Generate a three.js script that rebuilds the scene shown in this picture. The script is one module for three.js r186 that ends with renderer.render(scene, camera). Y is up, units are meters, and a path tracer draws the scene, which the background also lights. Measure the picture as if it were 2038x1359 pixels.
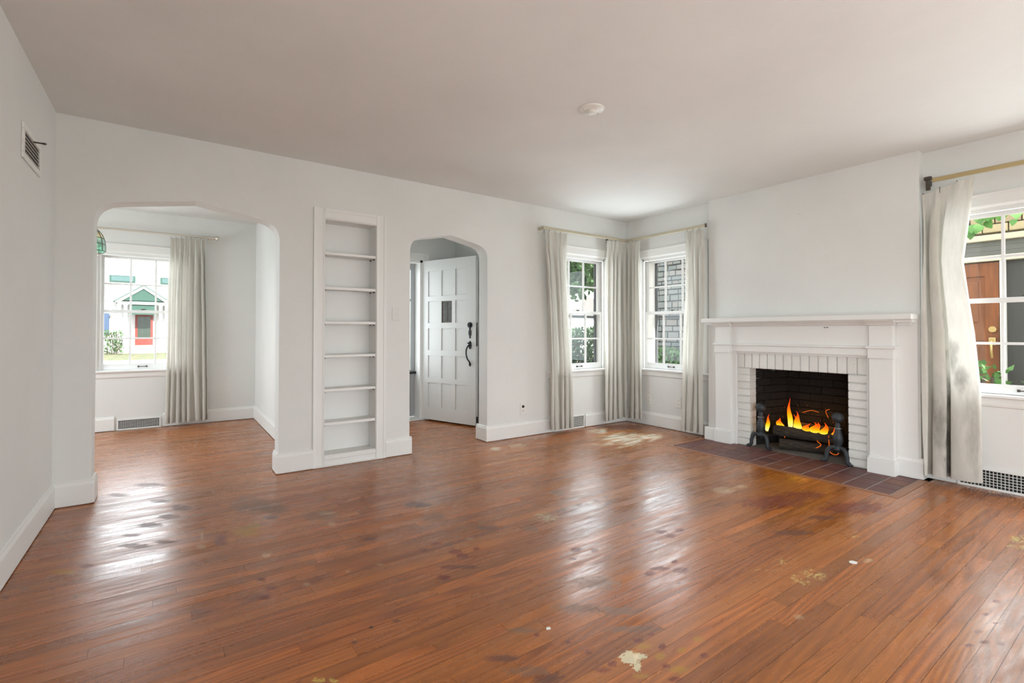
import * as THREE from 'three';
import { RoundedBoxGeometry } from 'three/addons/geometries/RoundedBoxGeometry.js';
import { mergeGeometries } from 'three/addons/utils/BufferGeometryUtils.js';
import { RectAreaLightUniformsLib } from 'three/addons/lights/RectAreaLightUniformsLib.js';

// ---------------------------------------------------------------- camera, sky, sun, daylight, exposure
const scene = new THREE.Scene();
const IMG_W = 2038, IMG_H = 1359, FOCAL = 961.54;
const camera = new THREE.PerspectiveCamera(2 * Math.atan(IMG_H / 2 / FOCAL) * 180 / Math.PI, IMG_W / IMG_H, 0.05, 300);
camera.position.set(0, 1.10, 0);
camera.rotation.order = 'YXZ';
camera.rotation.set(0.0113, -0.6153, 0.0012);
camera.setViewOffset(IMG_W, IMG_H, 0.4, 29.64, IMG_W, IMG_H);
scene.add(camera);

const renderer = new THREE.WebGLRenderer({ antialias: true });
renderer.toneMapping = THREE.LinearToneMapping;
renderer.toneMappingExposure = 1.22;
renderer.shadowMap.enabled = true;
renderer.shadowMap.type = THREE.PCFSoftShadowMap;

scene.background = new THREE.Color().setRGB(0.94, 0.97, 1.0);
scene.backgroundIntensity = 4.5;

const sun = new THREE.DirectionalLight(new THREE.Color().setRGB(1, 0.96, 0.88), 11);
sun.position.set(5, 17, 14);
sun.target.position.set(0, 0, -8);
sun.castShadow = true;
sun.shadow.mapSize.set(2048, 2048);
Object.assign(sun.shadow.camera, { left: -30, right: 30, top: 30, bottom: -40, near: 0.5, far: 90 });
scene.add(sun, sun.target);

RectAreaLightUniformsLib.init();
// daylight lamps: added at made-up unseen windows, and boosting seen windows and doorway
function addedDaylight(x, y, z, turn, w, h, power) {
  const l = new THREE.RectAreaLight(new THREE.Color().setRGB(0.85, 0.97, 1.05), power, w, h);
  l.position.set(x, y, z); l.rotation.y = turn; scene.add(l);
  return l;
}
const XSIDE = 4.80, ZSIDE = 0.95, ZLEFT = 1.15;                       // two made-up side windows behind the viewer, added for light
const REAR = [0.55, 2.05, 3.55], LOW0 = 0.12, LOW1 = 1.66, LOWC = (LOW0 + LOW1) / 2 + 0.01; // three added rear windows; low sills send more light up
for (const x of REAR) addedDaylight(x, LOWC, 1.99, 0, 1.05, 1.45, 2.4);
addedDaylight(XSIDE, LOWC, ZSIDE, Math.PI / 2, 1.25, 1.45, 5.5);
addedDaylight(-0.70, LOWC, ZLEFT, -Math.PI / 2, 1.05, 1.45, 11);
addedDaylight(3.88, 1.33, -4.128, Math.PI, 0.72, 1.24, 3.2);             // lamps added at the four sash windows in view, brightening room and floor
addedDaylight(4.673, 1.33, -3.46, Math.PI / 2, 0.72, 1.24, 3.6);
addedDaylight(4.723, 1.33, -0.66, Math.PI / 2, 0.72, 1.24, 3.2);
addedDaylight(-0.256, 1.33, -6.953, Math.PI, 0.72, 1.24, 2);
addedDaylight(-2.72, 1.36, -5.6, -Math.PI / 2, 1.4, 1.3, 9.5);
addedDaylight(2.08, 1.25, -5.79, Math.PI, 0.62, 1.3, 3.6);

// ---------------------------------------------------------------- the room's main measures (metres)
const H = 2.471, ZB = -4.105, XL = -0.594, XB = 4.596, XW1 = 4.65, XW2 = 4.70, ZD = -6.93, ZR = 1.9, WT = 0.16;
const BZ0 = -2.934, BZ1 = -1.192;                                   // chimney breast

// ---------------------------------------------------------------- helpers
let seed = 7;
function rnd() { seed = (seed + 0x6d2b79f5) | 0; let t = Math.imul(seed ^ (seed >>> 15), 1 | seed); t = (t + Math.imul(t ^ (t >>> 7), 61 | t)) ^ t; return ((t ^ (t >>> 14)) >>> 0) / 4294967296; }
const rr = (a, b) => a + (b - a) * rnd();
const lerp = (a, b, t) => a + (b - a) * t, clamp = (x, a = 0, b = 1) => Math.min(b, Math.max(a, x));
const smooth = (a, b, x) => { const t = clamp((x - a) / (b - a)); return t * t * (3 - 2 * t); };
const hash = (i, j) => { let h = Math.imul(i | 0, 374761393) + Math.imul(j | 0, 668265263); h = Math.imul(h ^ (h >>> 13), 1274126177); return ((h ^ (h >>> 16)) >>> 0) / 4294967296; };
function noise(x, y) {
  const i = Math.floor(x), j = Math.floor(y), u = x - i, v = y - j, a = u * u * (3 - 2 * u), b = v * v * (3 - 2 * v);
  return lerp(lerp(hash(i, j), hash(i + 1, j), a), lerp(hash(i, j + 1), hash(i + 1, j + 1), a), b);
}
const fbm = (x, y) => 0.5 * noise(x, y) + 0.27 * noise(x * 2.03 + 9, y * 2.03 + 5) + 0.15 * noise(x * 4.1 + 3, y * 4.1) + 0.08 * noise(x * 8.3, y * 8.3 + 7);
const lin = (r, g, b) => new THREE.Color().setRGB(r, g, b);
const names = {};
function numbered(n) { const k = names[n] = (names[n] ?? -1) + 1; return k ? `${n}_${String(k).padStart(3, '0')}` : n; }
function put(name, geo, material, parent) {
  const m = new THREE.Mesh(Array.isArray(geo) ? merge(geo) : geo, material);
  m.name = parent ? name : numbered(name);
  m.castShadow = m.receiveShadow = true;
  (parent ?? scene).add(m);
  return m;
}
function tag(o, label, category, group, kind) {
  Object.assign(o.userData, { label, category });
  if (group) o.userData.group = group;
  if (kind) o.userData.kind = kind;
  return o;
}
function thing(name, label, category, pos = [0, 0, 0], turn = 0, group) {
  const g = new THREE.Group(); g.name = numbered(name); g.position.set(...pos); g.rotation.y = turn; scene.add(g);
  return tag(g, label, category, group);
}
function structure(name, geo, material, label, category = 'wall') {
  const m = put(name, geo, material); return tag(m, label, category, null, 'structure');
}
function structGroup(name, label, category, pos = [0, 0, 0], turn = 0) {
  const g = thing(name, label, category, pos, turn); g.userData.kind = 'structure'; return g;
}
function merge(list) {
  return mergeGeometries(list.map((g) => { g = g.index ? g.toNonIndexed() : g; for (const k of Object.keys(g.attributes)) if (!['position', 'normal', 'uv'].includes(k)) g.deleteAttribute(k); g.morphAttributes = {}; return g; }), false);
}
function metric(g) {                                                 // uv in metres by the way each face points
  const p = g.attributes.position, n = g.attributes.normal, uv = new Float32Array(p.count * 2);
  for (let i = 0; i < p.count; i++) {
    const ax = Math.abs(n.getX(i)), ay = Math.abs(n.getY(i)), az = Math.abs(n.getZ(i)), x = p.getX(i), y = p.getY(i), z = p.getZ(i);
    if (ay >= ax && ay >= az) { uv[2 * i] = x; uv[2 * i + 1] = z; } else if (ax >= az) { uv[2 * i] = z; uv[2 * i + 1] = y; } else { uv[2 * i] = x; uv[2 * i + 1] = y; }
  }
  g.setAttribute('uv', new THREE.BufferAttribute(uv, 2));
  return g;
}
function box(x0, x1, y0, y1, z0, z1, bevel = 0) {
  const w = Math.abs(x1 - x0), h = Math.abs(y1 - y0), d = Math.abs(z1 - z0);
  const g = bevel ? new RoundedBoxGeometry(w, h, d, 1, Math.min(bevel, w / 2.01, h / 2.01, d / 2.01)) : new THREE.BoxGeometry(w, h, d);
  g.translate((x0 + x1) / 2, (y0 + y1) / 2, (z0 + z1) / 2);
  return metric(g);
}
const V3 = (x, y, z) => new THREE.Vector3(x, y, z);
const UPV = V3(0, 1, 0);
// profile points (p along A, q along B) swept for len along A x B from origin
function prism(profile, origin, A, B, len, holes) {
  const s = new THREE.Shape(profile.map(([p, q]) => new THREE.Vector2(p, q)));
  for (const h of holes ?? []) s.holes.push(new THREE.Path(h.map(([p, q]) => new THREE.Vector2(p, q))));
  const g = new THREE.ExtrudeGeometry(s, { depth: len, bevelEnabled: false, curveSegments: 10 });
  const C = A.clone().cross(B);
  g.applyMatrix4(new THREE.Matrix4().makeBasis(A, B, C).setPosition(origin));
  return metric(g);
}
function tube(points, r, segs = 24, sides = 8, closed = false) {
  return new THREE.TubeGeometry(new THREE.CatmullRomCurve3(points.map((q) => V3(...q)), closed), segs, r, sides, closed);
}
function lathe(profile, segs = 24) { return new THREE.LatheGeometry(profile.map(([r, y]) => new THREE.Vector2(Math.max(r, 1e-4), y)), segs); }
const move = (g, x, y, z) => g.translate(x, y, z);
const cyl = (r0, r1, h, n = 16) => new THREE.CylinderGeometry(r0, r1, h, n);

// ---------------------------------------------------------------- textures and materials
function dataTex(w, h, f, srgb) {
  const d = new Uint8Array(w * h * 4);
  for (let j = 0, o = 0; j < h; j++) for (let i = 0; i < w; i++, o += 4) { const c = f(i, j); d[o] = c[0]; d[o + 1] = c[1]; d[o + 2] = c[2]; d[o + 3] = 255; }
  const t = new THREE.DataTexture(d, w, h);
  t.wrapS = t.wrapT = THREE.RepeatWrapping; t.magFilter = THREE.LinearFilter; t.minFilter = THREE.LinearMipmapLinearFilter; t.generateMipmaps = true;
  if (srgb) t.colorSpace = THREE.SRGBColorSpace;
  t.needsUpdate = true;
  return t;
}
const again = (t, u, v) => { const c = t.clone(); c.repeat.set(u, v); c.needsUpdate = true; return c; };
// noise that repeats: blend of four shifted copies
const tileable = (f, n) => (i, j) => { const u = i / n, v = j / n; return lerp(lerp(f(i, j), f(i - n, j), u), lerp(f(i, j - n), f(i - n, j - n), u), v); };
const plasterN = tileable((i, j) => fbm(i * 0.045, j * 0.045) * 0.6 + fbm(i * 0.2 + 40, j * 0.2) * 0.4, 512);
const plasterBump = dataTex(512, 512, (i, j) => { const v = 255 * clamp(plasterN(i, j)); return [v, v, v]; });
const toneN = tileable((i, j) => fbm(i * 0.02 + 11, j * 0.02 + 4), 256);
const plasterTone = dataTex(256, 256, (i, j) => { const v = 246 + 16 * (toneN(i, j) - 0.5); return [v, v, v - 1]; }, true);
const weaveBump = dataTex(64, 64, (i, j) => { const v = 150 + 60 * ((i + j) % 2) + 40 * hash(i, j); return [v, v, v]; });
const brickBump = dataTex(256, 256, (i, j) => { const v = 255 * tileable((a, b) => fbm(a * 0.12, b * 0.12), 256)(i, j); return [v, v, v]; });
function mat(color, roughness = 0.6, more = {}) { return new THREE.MeshStandardMaterial({ color, roughness, ...more }); }
const M = {};
M.wall = mat(lin(0.83, 0.825, 0.80), 0.75, { map: again(plasterTone, 0.4, 0.4), bumpMap: again(plasterBump, 0.9, 0.9), bumpScale: 0.0012 });
M.ceiling = M.wall;
M.trim = mat(lin(0.82, 0.81, 0.78), 0.48, { bumpMap: again(plasterBump, 2, 2), bumpScale: 0.0006 });
M.sash = mat(lin(0.84, 0.84, 0.83), 0.4);
M.bolt = mat(lin(0.10, 0.085, 0.07), 0.45, { metalness: 0.8 });
M.blackMetal = mat(lin(0.035, 0.036, 0.038), 0.42, { metalness: 0.6 });
M.iron = mat(lin(0.045, 0.05, 0.055), 0.5, { metalness: 0.5, bumpMap: again(brickBump, 3, 3), bumpScale: 0.0012 });
M.ironRing = mat(lin(0.45, 0.45, 0.44), 0.35, { metalness: 0.8 });
M.brass = mat(lin(0.62, 0.46, 0.20), 0.3, { metalness: 0.9 });
M.rod = mat(lin(0.55, 0.49, 0.36), 0.35, { metalness: 0.35 });
M.nickel = mat(lin(0.66, 0.63, 0.55), 0.28, { metalness: 0.8 });
M.plate = mat(lin(0.80, 0.79, 0.74), 0.35);
M.dark = mat(lin(0.012, 0.011, 0.011), 0.8);
M.glass = new THREE.MeshPhysicalMaterial({ color: 0xffffff, roughness: 0.02, transmission: 1, thickness: 0, ior: 1.45 });
M.paintBrick = [0, 1, 2].map((k) => mat(lin(0.80 - 0.02 * k, 0.79 - 0.02 * k, 0.75 - 0.022 * k), 0.45, { bumpMap: again(brickBump, 2.2 + k, 2.2 + k), bumpScale: 0.003 }));
M.mortarPaint = mat(lin(0.72, 0.71, 0.67), 0.6, { bumpMap: again(brickBump, 5, 5), bumpScale: 0.002 });
M.soot = [0, 1, 2].map((k) => mat(lin(0.006 + 0.002 * k, 0.0055 + 0.0015 * k, 0.005 + 0.0015 * k), 0.9, { bumpMap: again(brickBump, 3, 3), bumpScale: 0.004 }));
M.ash = mat(lin(0.15, 0.14, 0.125), 0.95, { bumpMap: again(brickBump, 4, 4), bumpScale: 0.006 });
M.rust = mat(lin(0.30, 0.10, 0.04), 0.8);

const fabricN = tileable((i, j) => fbm(i * 0.05, j * 0.02), 256);
const fabricTone = dataTex(256, 256, (i, j) => { const v = 238 + 26 * (fabricN(i, j) - 0.5) + 6 * (hash(i, j) - 0.5); return [v, v, v - 3]; }, true);
M.fabric = new THREE.MeshPhysicalMaterial({ color: lin(0.80, 0.765, 0.71), roughness: 0.95, side: THREE.DoubleSide, transmission: 0.3, thickness: 0, map: again(fabricTone, 1, 1), bumpMap: again(weaveBump, 22, 22), bumpScale: 0.0004 });

// ---------------------------------------------------------------- the oak strip floor: layout of the strips and the picture of their grain and stains
const PW = 0.0635, FX0 = -0.64, FX1 = 4.74;
const STAINS = [
['white',3.808,-3.405,0.369,0.293,3.05],['white',3.887,-3.840,0.145,0.119,2.83],['white',2.752,-3.795,0.103,0.080,2.22],['white',2.514,-3.814,0.079,0.058,2.12],
['white',4.180,-3.320,0.186,0.112,2.66],['ring',1.833,-2.247,0.085,0.077,-2.94],['grey',1.655,-2.148,0.048,0.043,2.40],['grey',1.989,-2.267,0.026,0.022,2.59],
['grey',2.133,-2.272,0.036,0.019,2.38],['grey',2.279,-2.270,0.029,0.023,2.65],['grey',2.380,-2.282,0.031,0.020,2.53],['grey',2.178,-2.534,0.063,0.049,2.44],
['grey',0.430,-3.489,0.183,0.104,1.34],['grey',0.534,-3.319,0.126,0.074,1.39],['grey',0.746,-3.020,0.131,0.081,0.91],['pale',0.778,-3.057,0.064,0.032,-2.40],
['dark',0.497,-3.167,0.056,0.034,1.05],['pale',0.764,-2.869,0.041,0.024,1.60],['ochre',0.345,-3.027,0.092,0.054,1.18],['ochre',0.394,-3.085,0.063,0.037,1.32],
['rust',0.221,-2.958,0.060,0.028,1.45],['rust',0.231,-3.027,0.035,0.020,1.19],['pale',0.147,-3.086,0.068,0.007,1.61],['pale',0.136,-2.945,0.039,0.020,1.30],
['ochre',-0.388,-2.998,0.066,0.022,-2.40],['rust',-0.313,-3.015,0.046,0.020,0.94],['dark',-0.314,-2.694,0.017,0.006,1.30],['dark',-0.547,-2.848,0.016,0.006,0.92],
['grey',-0.499,-2.901,0.029,0.012,1.02],['dark',-0.405,-2.825,0.014,0.006,1.02],['rust',1.136,-2.286,0.022,0.017,0.90],['grey',1.184,-2.245,0.036,0.026,1.91],
['rust',1.171,-2.149,0.037,0.032,1.04],['rust',1.184,-2.087,0.033,0.030,1.60],['rust',1.077,-2.025,0.049,0.024,-2.49],['rust',1.011,-1.953,0.033,0.026,0.86],
['rust',1.048,-2.256,0.025,0.021,1.23],['rust',1.277,-2.116,0.023,0.018,1.99],['dark',1.292,-2.873,0.093,0.053,-2.43],['grey',1.287,-2.611,0.085,0.073,1.27],
['worn',-0.083,-3.437,0.085,0.039,0.86],['worn',-0.001,-3.535,0.080,0.036,0.83],['worn',-0.141,-3.155,0.088,0.028,-2.43],['worn',-0.011,-3.121,0.062,0.023,-2.40],
['worn',-0.106,-4.336,0.117,0.043,-2.40],['worn',-0.279,-4.196,0.085,0.036,0.84],['worn',-0.048,-3.892,0.080,0.034,0.81],['worn',-0.162,-3.327,0.058,0.019,-2.43],
['worn',0.062,-3.672,0.084,0.044,1.01],['rust',1.684,-1.816,0.032,0.027,-2.93],['rust',1.757,-1.757,0.024,0.020,2.82],['rust',1.603,-1.753,0.018,0.015,-2.89],
['grey',1.540,-1.522,0.092,0.059,-2.66],['grey',1.335,-1.431,0.091,0.032,-2.55],['rust',2.218,-1.647,0.032,0.023,-3.11],['rust',2.219,-1.710,0.036,0.025,-2.88],
['rust',2.319,-1.665,0.032,0.022,2.99],['rust',1.985,-1.454,0.023,0.015,2.86],['rust',1.936,-1.380,0.041,0.027,-2.85],['rust',1.792,-1.448,0.030,0.022,-2.91],
['rust',1.868,-1.451,0.053,0.019,-2.57],['dark',1.832,-1.317,0.010,0.006,2.81],['ochre',1.552,-1.039,0.021,0.015,-3.11],['ochre',1.454,-1.037,0.019,0.013,3.08],
['ochre',1.365,-1.059,0.025,0.018,-3.05],['ochre',1.365,-0.981,0.035,0.018,-2.67],['ochre',1.365,-1.123,0.028,0.018,-2.75],['rust',1.373,-1.158,0.018,0.013,-2.95],
['rust',1.205,-1.126,0.019,0.015,3.05],['rust',1.439,-1.154,0.014,0.011,-3.04],['rust',1.413,-1.086,0.023,0.013,2.66],['rust',1.491,-0.973,0.019,0.013,3.11],
['rust',1.342,-1.017,0.017,0.012,2.97],['ochre',1.238,-1.034,0.030,0.011,-2.57],['rust',1.159,-1.123,0.027,0.014,-2.60],['rust',1.160,-1.295,0.012,0.010,2.96],
['rust',1.096,-1.392,0.012,0.011,2.71],['rust',1.182,-1.216,0.015,0.013,-3.02],['rust',1.316,-0.960,0.024,0.013,-2.68],['paint',1.275,-1.113,0.035,0.026,2.77],
['paint',1.265,-1.072,0.030,0.013,2.50],['paint',1.311,-1.097,0.022,0.015,-2.78],['grey',1.408,-1.212,0.115,0.021,-2.54],['grey',1.453,-1.326,0.102,0.028,-2.55],
['dark',0.987,-1.197,0.056,0.027,-2.55],['grey',0.956,-1.261,0.067,0.023,-2.53],['grey',1.070,-1.443,0.057,0.018,-2.53],['cream',2.390,-1.032,0.053,0.030,-3.05],
['cream',2.405,-0.988,0.042,0.021,3.05],['cream',2.282,-1.011,0.042,0.023,-2.89],['cream',2.304,-1.054,0.026,0.015,-3.04],['cream',2.410,-1.155,0.033,0.019,3.09],
['cream',2.266,-1.154,0.067,0.007,-2.53],['cream',3.023,-1.066,0.027,0.014,-3.13],['pale',2.760,-0.921,0.039,0.020,-3.04],
['cream',1.975,-0.980,0.014,0.008,3.09],['lime',3.708,-0.553,0.072,0.025,-3.09],['lime',3.571,-0.524,0.040,0.015,-3.02],['lime',3.548,-0.562,0.035,0.011,-2.66],
['rust',2.771,-0.481,0.021,0.009,-2.88],['rust',2.609,-0.483,0.018,0.008,-2.92],['rust',2.560,-0.447,0.014,0.005,-2.79],['rust',2.434,-0.471,0.021,0.009,-2.97],
['rust',2.304,-0.469,0.020,0.009,-2.89],['rust',2.375,-0.442,0.022,0.009,-2.84],['rust',2.407,-0.406,0.016,0.007,-2.88],['lime',0.399,-1.606,0.036,0.011,-2.49],
['lime',0.429,-1.579,0.014,0.008,0.86],['pale',0.493,-2.244,0.021,0.014,1.21],['pale',0.674,-2.257,0.016,0.011,1.52],['pale',0.818,-2.237,0.020,0.014,0.91],
['dark',0.541,-1.730,0.014,0.010,1.10],['pale',0.547,-1.746,0.006,0.003,1.71],['dark',0.711,-1.764,0.016,0.012,0.96],['pale',0.394,-2.649,0.034,0.020,1.32],
['rust',0.339,-2.409,0.026,0.015,1.02],['rust',0.362,-2.300,0.025,0.015,0.98],['rust',0.323,-2.241,0.032,0.018,0.88],['dark',4.338,-3.802,0.256,0.146,-2.65],
['dark',4.143,-4.011,0.104,0.085,-3.10],['dark',1.464,-2.307,0.070,0.035,-2.51],['dark',0.923,-1.358,0.059,0.018,-2.53],['pale',3.335,-1.881,0.056,0.031,-2.80],
['pale',3.160,-1.910,0.096,0.062,3.14],['dark',2.805,-1.282,0.117,0.039,-2.61],['dark',3.179,-1.283,0.096,0.037,-2.65],['rust',3.194,-1.583,0.219,0.118,-2.81],
['rust',3.509,-1.538,0.152,0.075,-2.76],['rust',3.517,-1.247,0.243,0.098,-2.69],['dark',4.626,-0.754,0.151,0.047,-2.66],['pale',4.214,-2.352,0.188,0.053,-2.57],
['pale',1.992,-0.894,0.024,0.014,-3.01],['dark',0.873,-2.546,0.040,0.024,0.80],['dark',1.144,-1.978,0.058,0.019,-2.52],['pale',1.310,-2.238,0.022,0.019,0.82],
];
const TINT = { white: [214, 196, 182], pale: [196, 172, 150], grey: [112, 88, 76], dark: [82, 46, 30], ochre: [164, 120, 44], rust: [104, 42, 18], worn: [88, 48, 34], paint: [214, 188, 160], cream: [204, 170, 108], chip: [214, 204, 188], lime: [202, 176, 92], ring: [190, 170, 146] };
const STRENGTH = { white: 0.8, pale: 0.5, grey: 0.62, dark: 0.62, ochre: 0.85, rust: 0.8, worn: 0.75, paint: 0.92, cream: 0.7, chip: 0.95, lime: 0.75, ring: 0.9 };
const ROUGH = { white: 0.3, pale: 0.1, grey: 0.2, dark: 0.12, ochre: 0.22, rust: 0.18, worn: 0.32, paint: 0.35, cream: 0.3, chip: 0.3, lime: 0.3, ring: 0.3 };
function stainAt(s, x, z) {                                          // how much of stain s lies on the point
  const [k, sx, sz, a, b, t] = s, dx = x - sx, dz = z - sz, c = Math.cos(t), n = Math.sin(t), R = a * 1.7;
  if (Math.abs(dx) > R || Math.abs(dz) > R) return 0;
  const u = (dx * c + dz * n) / a, v = (-dx * n + dz * c) / b, d = Math.hypot(u, v);
  const f = 5 / Math.max(b, 0.012), g = fbm(x * f * 0.5 + sx * 31, z * f + sz * 17);
  const crisp = k === 'paint' || k === 'chip' || k === 'cream' || k === 'lime';
  let m = crisp ? smooth(1.06, 0.96, d + (g - 0.5) * (k === 'chip' ? 0.5 : 1.5)) : smooth(1.2, 0.55, d + (g - 0.5) * 1.2);
  if (k === 'white') m *= 0.35 + 0.65 * smooth(0.36, 0.56, fbm(x * 7 + 3, z * 60));
  if (k === 'worn' || k === 'grey' || k === 'rust') m *= 0.55 + 0.9 * smooth(0.35, 0.65, fbm(x * 30, z * 160));
  if (k === 'cream' || k === 'lime') m *= smooth(0.46, 0.56, fbm(x * 70 + 5, z * 110));
  if (k === 'ring') m *= 0.35 + 0.65 * smooth(0.4, 0.6, fbm(x * 60, z * 90));
  return clamp(m) * STRENGTH[k];
}
const rowCuts = new Map();                                            // butt joints of each row of strips
function cutsOf(r) {
  if (!rowCuts.has(r)) { const c = []; let x = FX0 - 2.3 + 1.5 * hash(r, 5), i = 0; while (x < FX1 + 1) { c.push(x); x += 0.55 + 1.7 * hash(r, 71 + i++) ** 1.2; } rowCuts.set(r, c); }
  return rowCuts.get(r);
}
function stripAt(r, x) { const c = cutsOf(r); let k = 0; while (k < c.length - 1 && c[k + 1] <= x) k++; return k; }
function woodColor(x, z, out) {
  const r = Math.floor(z / PW), k = stripAt(r, x), id = hash(r * 13 + 7, k * 29 + 3), id2 = hash(r * 7 + 1, k * 17 + 11);
  const zz = z - (r + 0.5) * PW, ox = id * 50, oz = id2 * 40;
  const wav = (noise(x * 0.9 + ox, zz * 14 + oz) - 0.5), cath = Math.sin((zz * 46 + wav * 9 + noise(x * 2.5 + ox, oz) * 1.6) * 4.4);
  const fine = noise(x * 22 + ox, z * 1150 + oz), fine2 = noise(x * 7 + ox + 5, z * 520 + oz), pores = noise(x * 60 + ox, z * 1700);
  const broad = fbm(x * 0.75 + 20, z * 0.9 + 8), mid = fbm(x * 3.2, z * 6 + 3);
  let t = 0.5 + 0.20 * (id - 0.5) * 2 * 0.8 + 0.17 * cath * (0.35 + 0.9 * id2) + 0.20 * (fine - 0.5) + 0.2 * (fine2 - 0.5) + 0.34 * (broad - 0.5) + 0.22 * (mid - 0.5);
  if (pores > 0.8) t -= 0.12;
  t = clamp(t, -0.2, 1.2);
  const red = (id2 - 0.5) * 12 + (fbm(x * 0.6 + 60, z * 0.7) - 0.5) * 26;
  out[0] = lerp(112, 202, t) + red * 0.2; out[1] = lerp(60, 121, t) - red * 0.28; out[2] = lerp(20, 50, t) - red * 0.14;
  const edge = Math.min(zz + PW / 2, PW / 2 - zz);
  if (edge < 0.0016) { const e = 0.82 + 0.16 * noise(x * 5 + ox, r); out[0] *= e; out[1] *= e; out[2] *= e; }
  return out;
}
function floorTile(z0, z1, w, h) {
  const near = STAINS.filter((s) => s[2] + s[3] * 1.7 > z0 && s[2] - s[3] * 1.7 < z1), c = [0, 0, 0];
  const map = dataTex(w, h, (i, j) => {
    const x = lerp(FX0, FX1, (i + 0.5) / w), z = lerp(z0, z1, (j + 0.5) / h);
    woodColor(x, z, c);
    for (const s of near) { const a = stainAt(s, x, z); if (a > 0.004) { const q = TINT[s[0]]; for (let n = 0; n < 3; n++) c[n] = lerp(c[n], q[n] * (0.85 + 0.3 * c[0] / 150 - 0.15), a); } }
    return [clamp(c[0], 0, 255), clamp(c[1], 0, 255), clamp(c[2], 0, 255)];
  }, true);
  const rough = dataTex(1024, 768, (i, j) => {
    const x = lerp(FX0, FX1, (i + 0.5) / 1024), z = lerp(z0, z1, (j + 0.5) / 768), r = Math.floor(z / PW), k = stripAt(r, x);
    let v = 0.30 + 0.14 * (hash(r + 3, k * 5) - 0.5) + 0.26 * (fbm(x * 2.2, z * 4.5) - 0.5) + 0.36 * (fbm(x * 7 + 7, z * 60) - 0.5) + 0.10 * (hash(i, j) - 0.5);
    for (const s of near) v += stainAt(s, x, z) * ROUGH[s[0]];
    v = 255 * clamp(v, 0.10, 0.95);
    return [v, v, v];
  });
  for (const t of [map, rough]) t.wrapS = t.wrapT = THREE.MirroredRepeatWrapping;
  return { z0, z1, map, rough };
}
const floorBumpN = tileable((i, j) => 0.5 * fbm(i * 0.02, j * 0.09) + 0.3 * fbm(i * 0.05 + 9, j * 0.3) + 0.2 * fbm(i * 0.3, j * 0.6), 512);
const floorBump = dataTex(512, 512, (i, j) => { const v = 255 * clamp(floorBumpN(i, j)); return [v, v, v]; });
const TILES = [floorTile(-2.2225, -0.1905, 2048, 2048), floorTile(-4.1275, -2.2225, 2048, 1792), floorTile(-7.0485, -4.1275, 2048, 1536)].map((t) => ({
  ...t, material: new THREE.MeshPhysicalMaterial({ color: 0xffffff, map: t.map, roughness: 1, roughnessMap: t.rough, bumpMap: again(floorBump, 4, 2), bumpScale: 0.0006, specularIntensity: 1, ior: 1.5, clearcoat: 0.25, clearcoatRoughness: 0.3 }),
}));
const tileOf = (z) => TILES.find((t) => z >= t.z0 && z < t.z1) ?? TILES[0];

// ---------------------------------------------------------------- floor
const floor = structure('floor', [box(-0.85, 4.95, -0.12, -0.02, -4.2, ZR + 0.2), box(-2.85, 1.05, -0.12, -0.02, -7.13, -4.2), box(1.05, 3.2, -0.12, -0.02, -5.8, -4.2)], mat(lin(0.05, 0.035, 0.025), 0.9),
  'worn red-brown oak strip floor with stains and scuffs through the rooms', 'floor');
{
  const HX = 3.95, rest = [[], [], []], strips = [];
  const yaw = 0.6153, sn = Math.sin(yaw), cs = Math.cos(yaw);
  for (let r = -110; r < 30; r++) {
    const z0 = r * PW + 0.0003, z1 = (r + 1) * PW - 0.0003, zc = (z0 + z1) / 2;
    let a = XL, b = zc < BZ0 ? XW1 : XW2;
    if (zc < -5.6) { a = -2.62; b = 0.89; } else if (zc < ZB) { a = -2.62; b = 3.05; } else if (zc > -2.97 && zc < -1.14) b = HX;
    const cuts = [a, ...cutsOf(r).filter((x) => x > a + 0.06 && x < b - 0.06), b];
    for (let k = 0; k + 1 < cuts.length; k++) {
      const x0 = cuts[k] + (k ? 0.0004 : 0), x1 = cuts[k + 1] - 0.0004, t = tileOf(zc);
      const g = new THREE.BoxGeometry(x1 - x0, 0.02, z1 - z0);
      g.translate((x0 + x1) / 2, -0.01 - 0.0004 * hash(r, k + 40), zc);
      const p = g.attributes.position, uv = g.attributes.uv;
      for (let i = 0; i < p.count; i++) uv.setXY(i, (p.getX(i) - FX0) / (FX1 - FX0), (p.getZ(i) - t.z0) / (t.z1 - t.z0));
      let size = 0;
      for (let q = 0.1; q < 1; q += 0.2) { const x = lerp(x0, x1, q), d = x * sn - zc * cs, l = x * cs + zc * sn; if (d > 0.9 && Math.abs(l / d) < 1.06 && d > 1.5) size += (x1 - x0) / d ** 3; }
      if (zc < ZB && (x0 + x1) / 2 > 0.9 && (x0 + x1) / 2 < 1.7) size = 0;
      strips.push({ g, t, size });
    }
  }
  strips.sort((p, q) => q.size - p.size);
  strips.forEach((s, i) => { if (i < 300) put('plank', s.g, s.t.material, floor); else rest[TILES.indexOf(s.t)].push(s.g); });
  const field = put('plank_field', mergeGeometries(rest.map((l) => mergeGeometries(l)), true), TILES.map((t) => t.material), floor);
  field.userData.kind = 'stuff';
}

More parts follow.
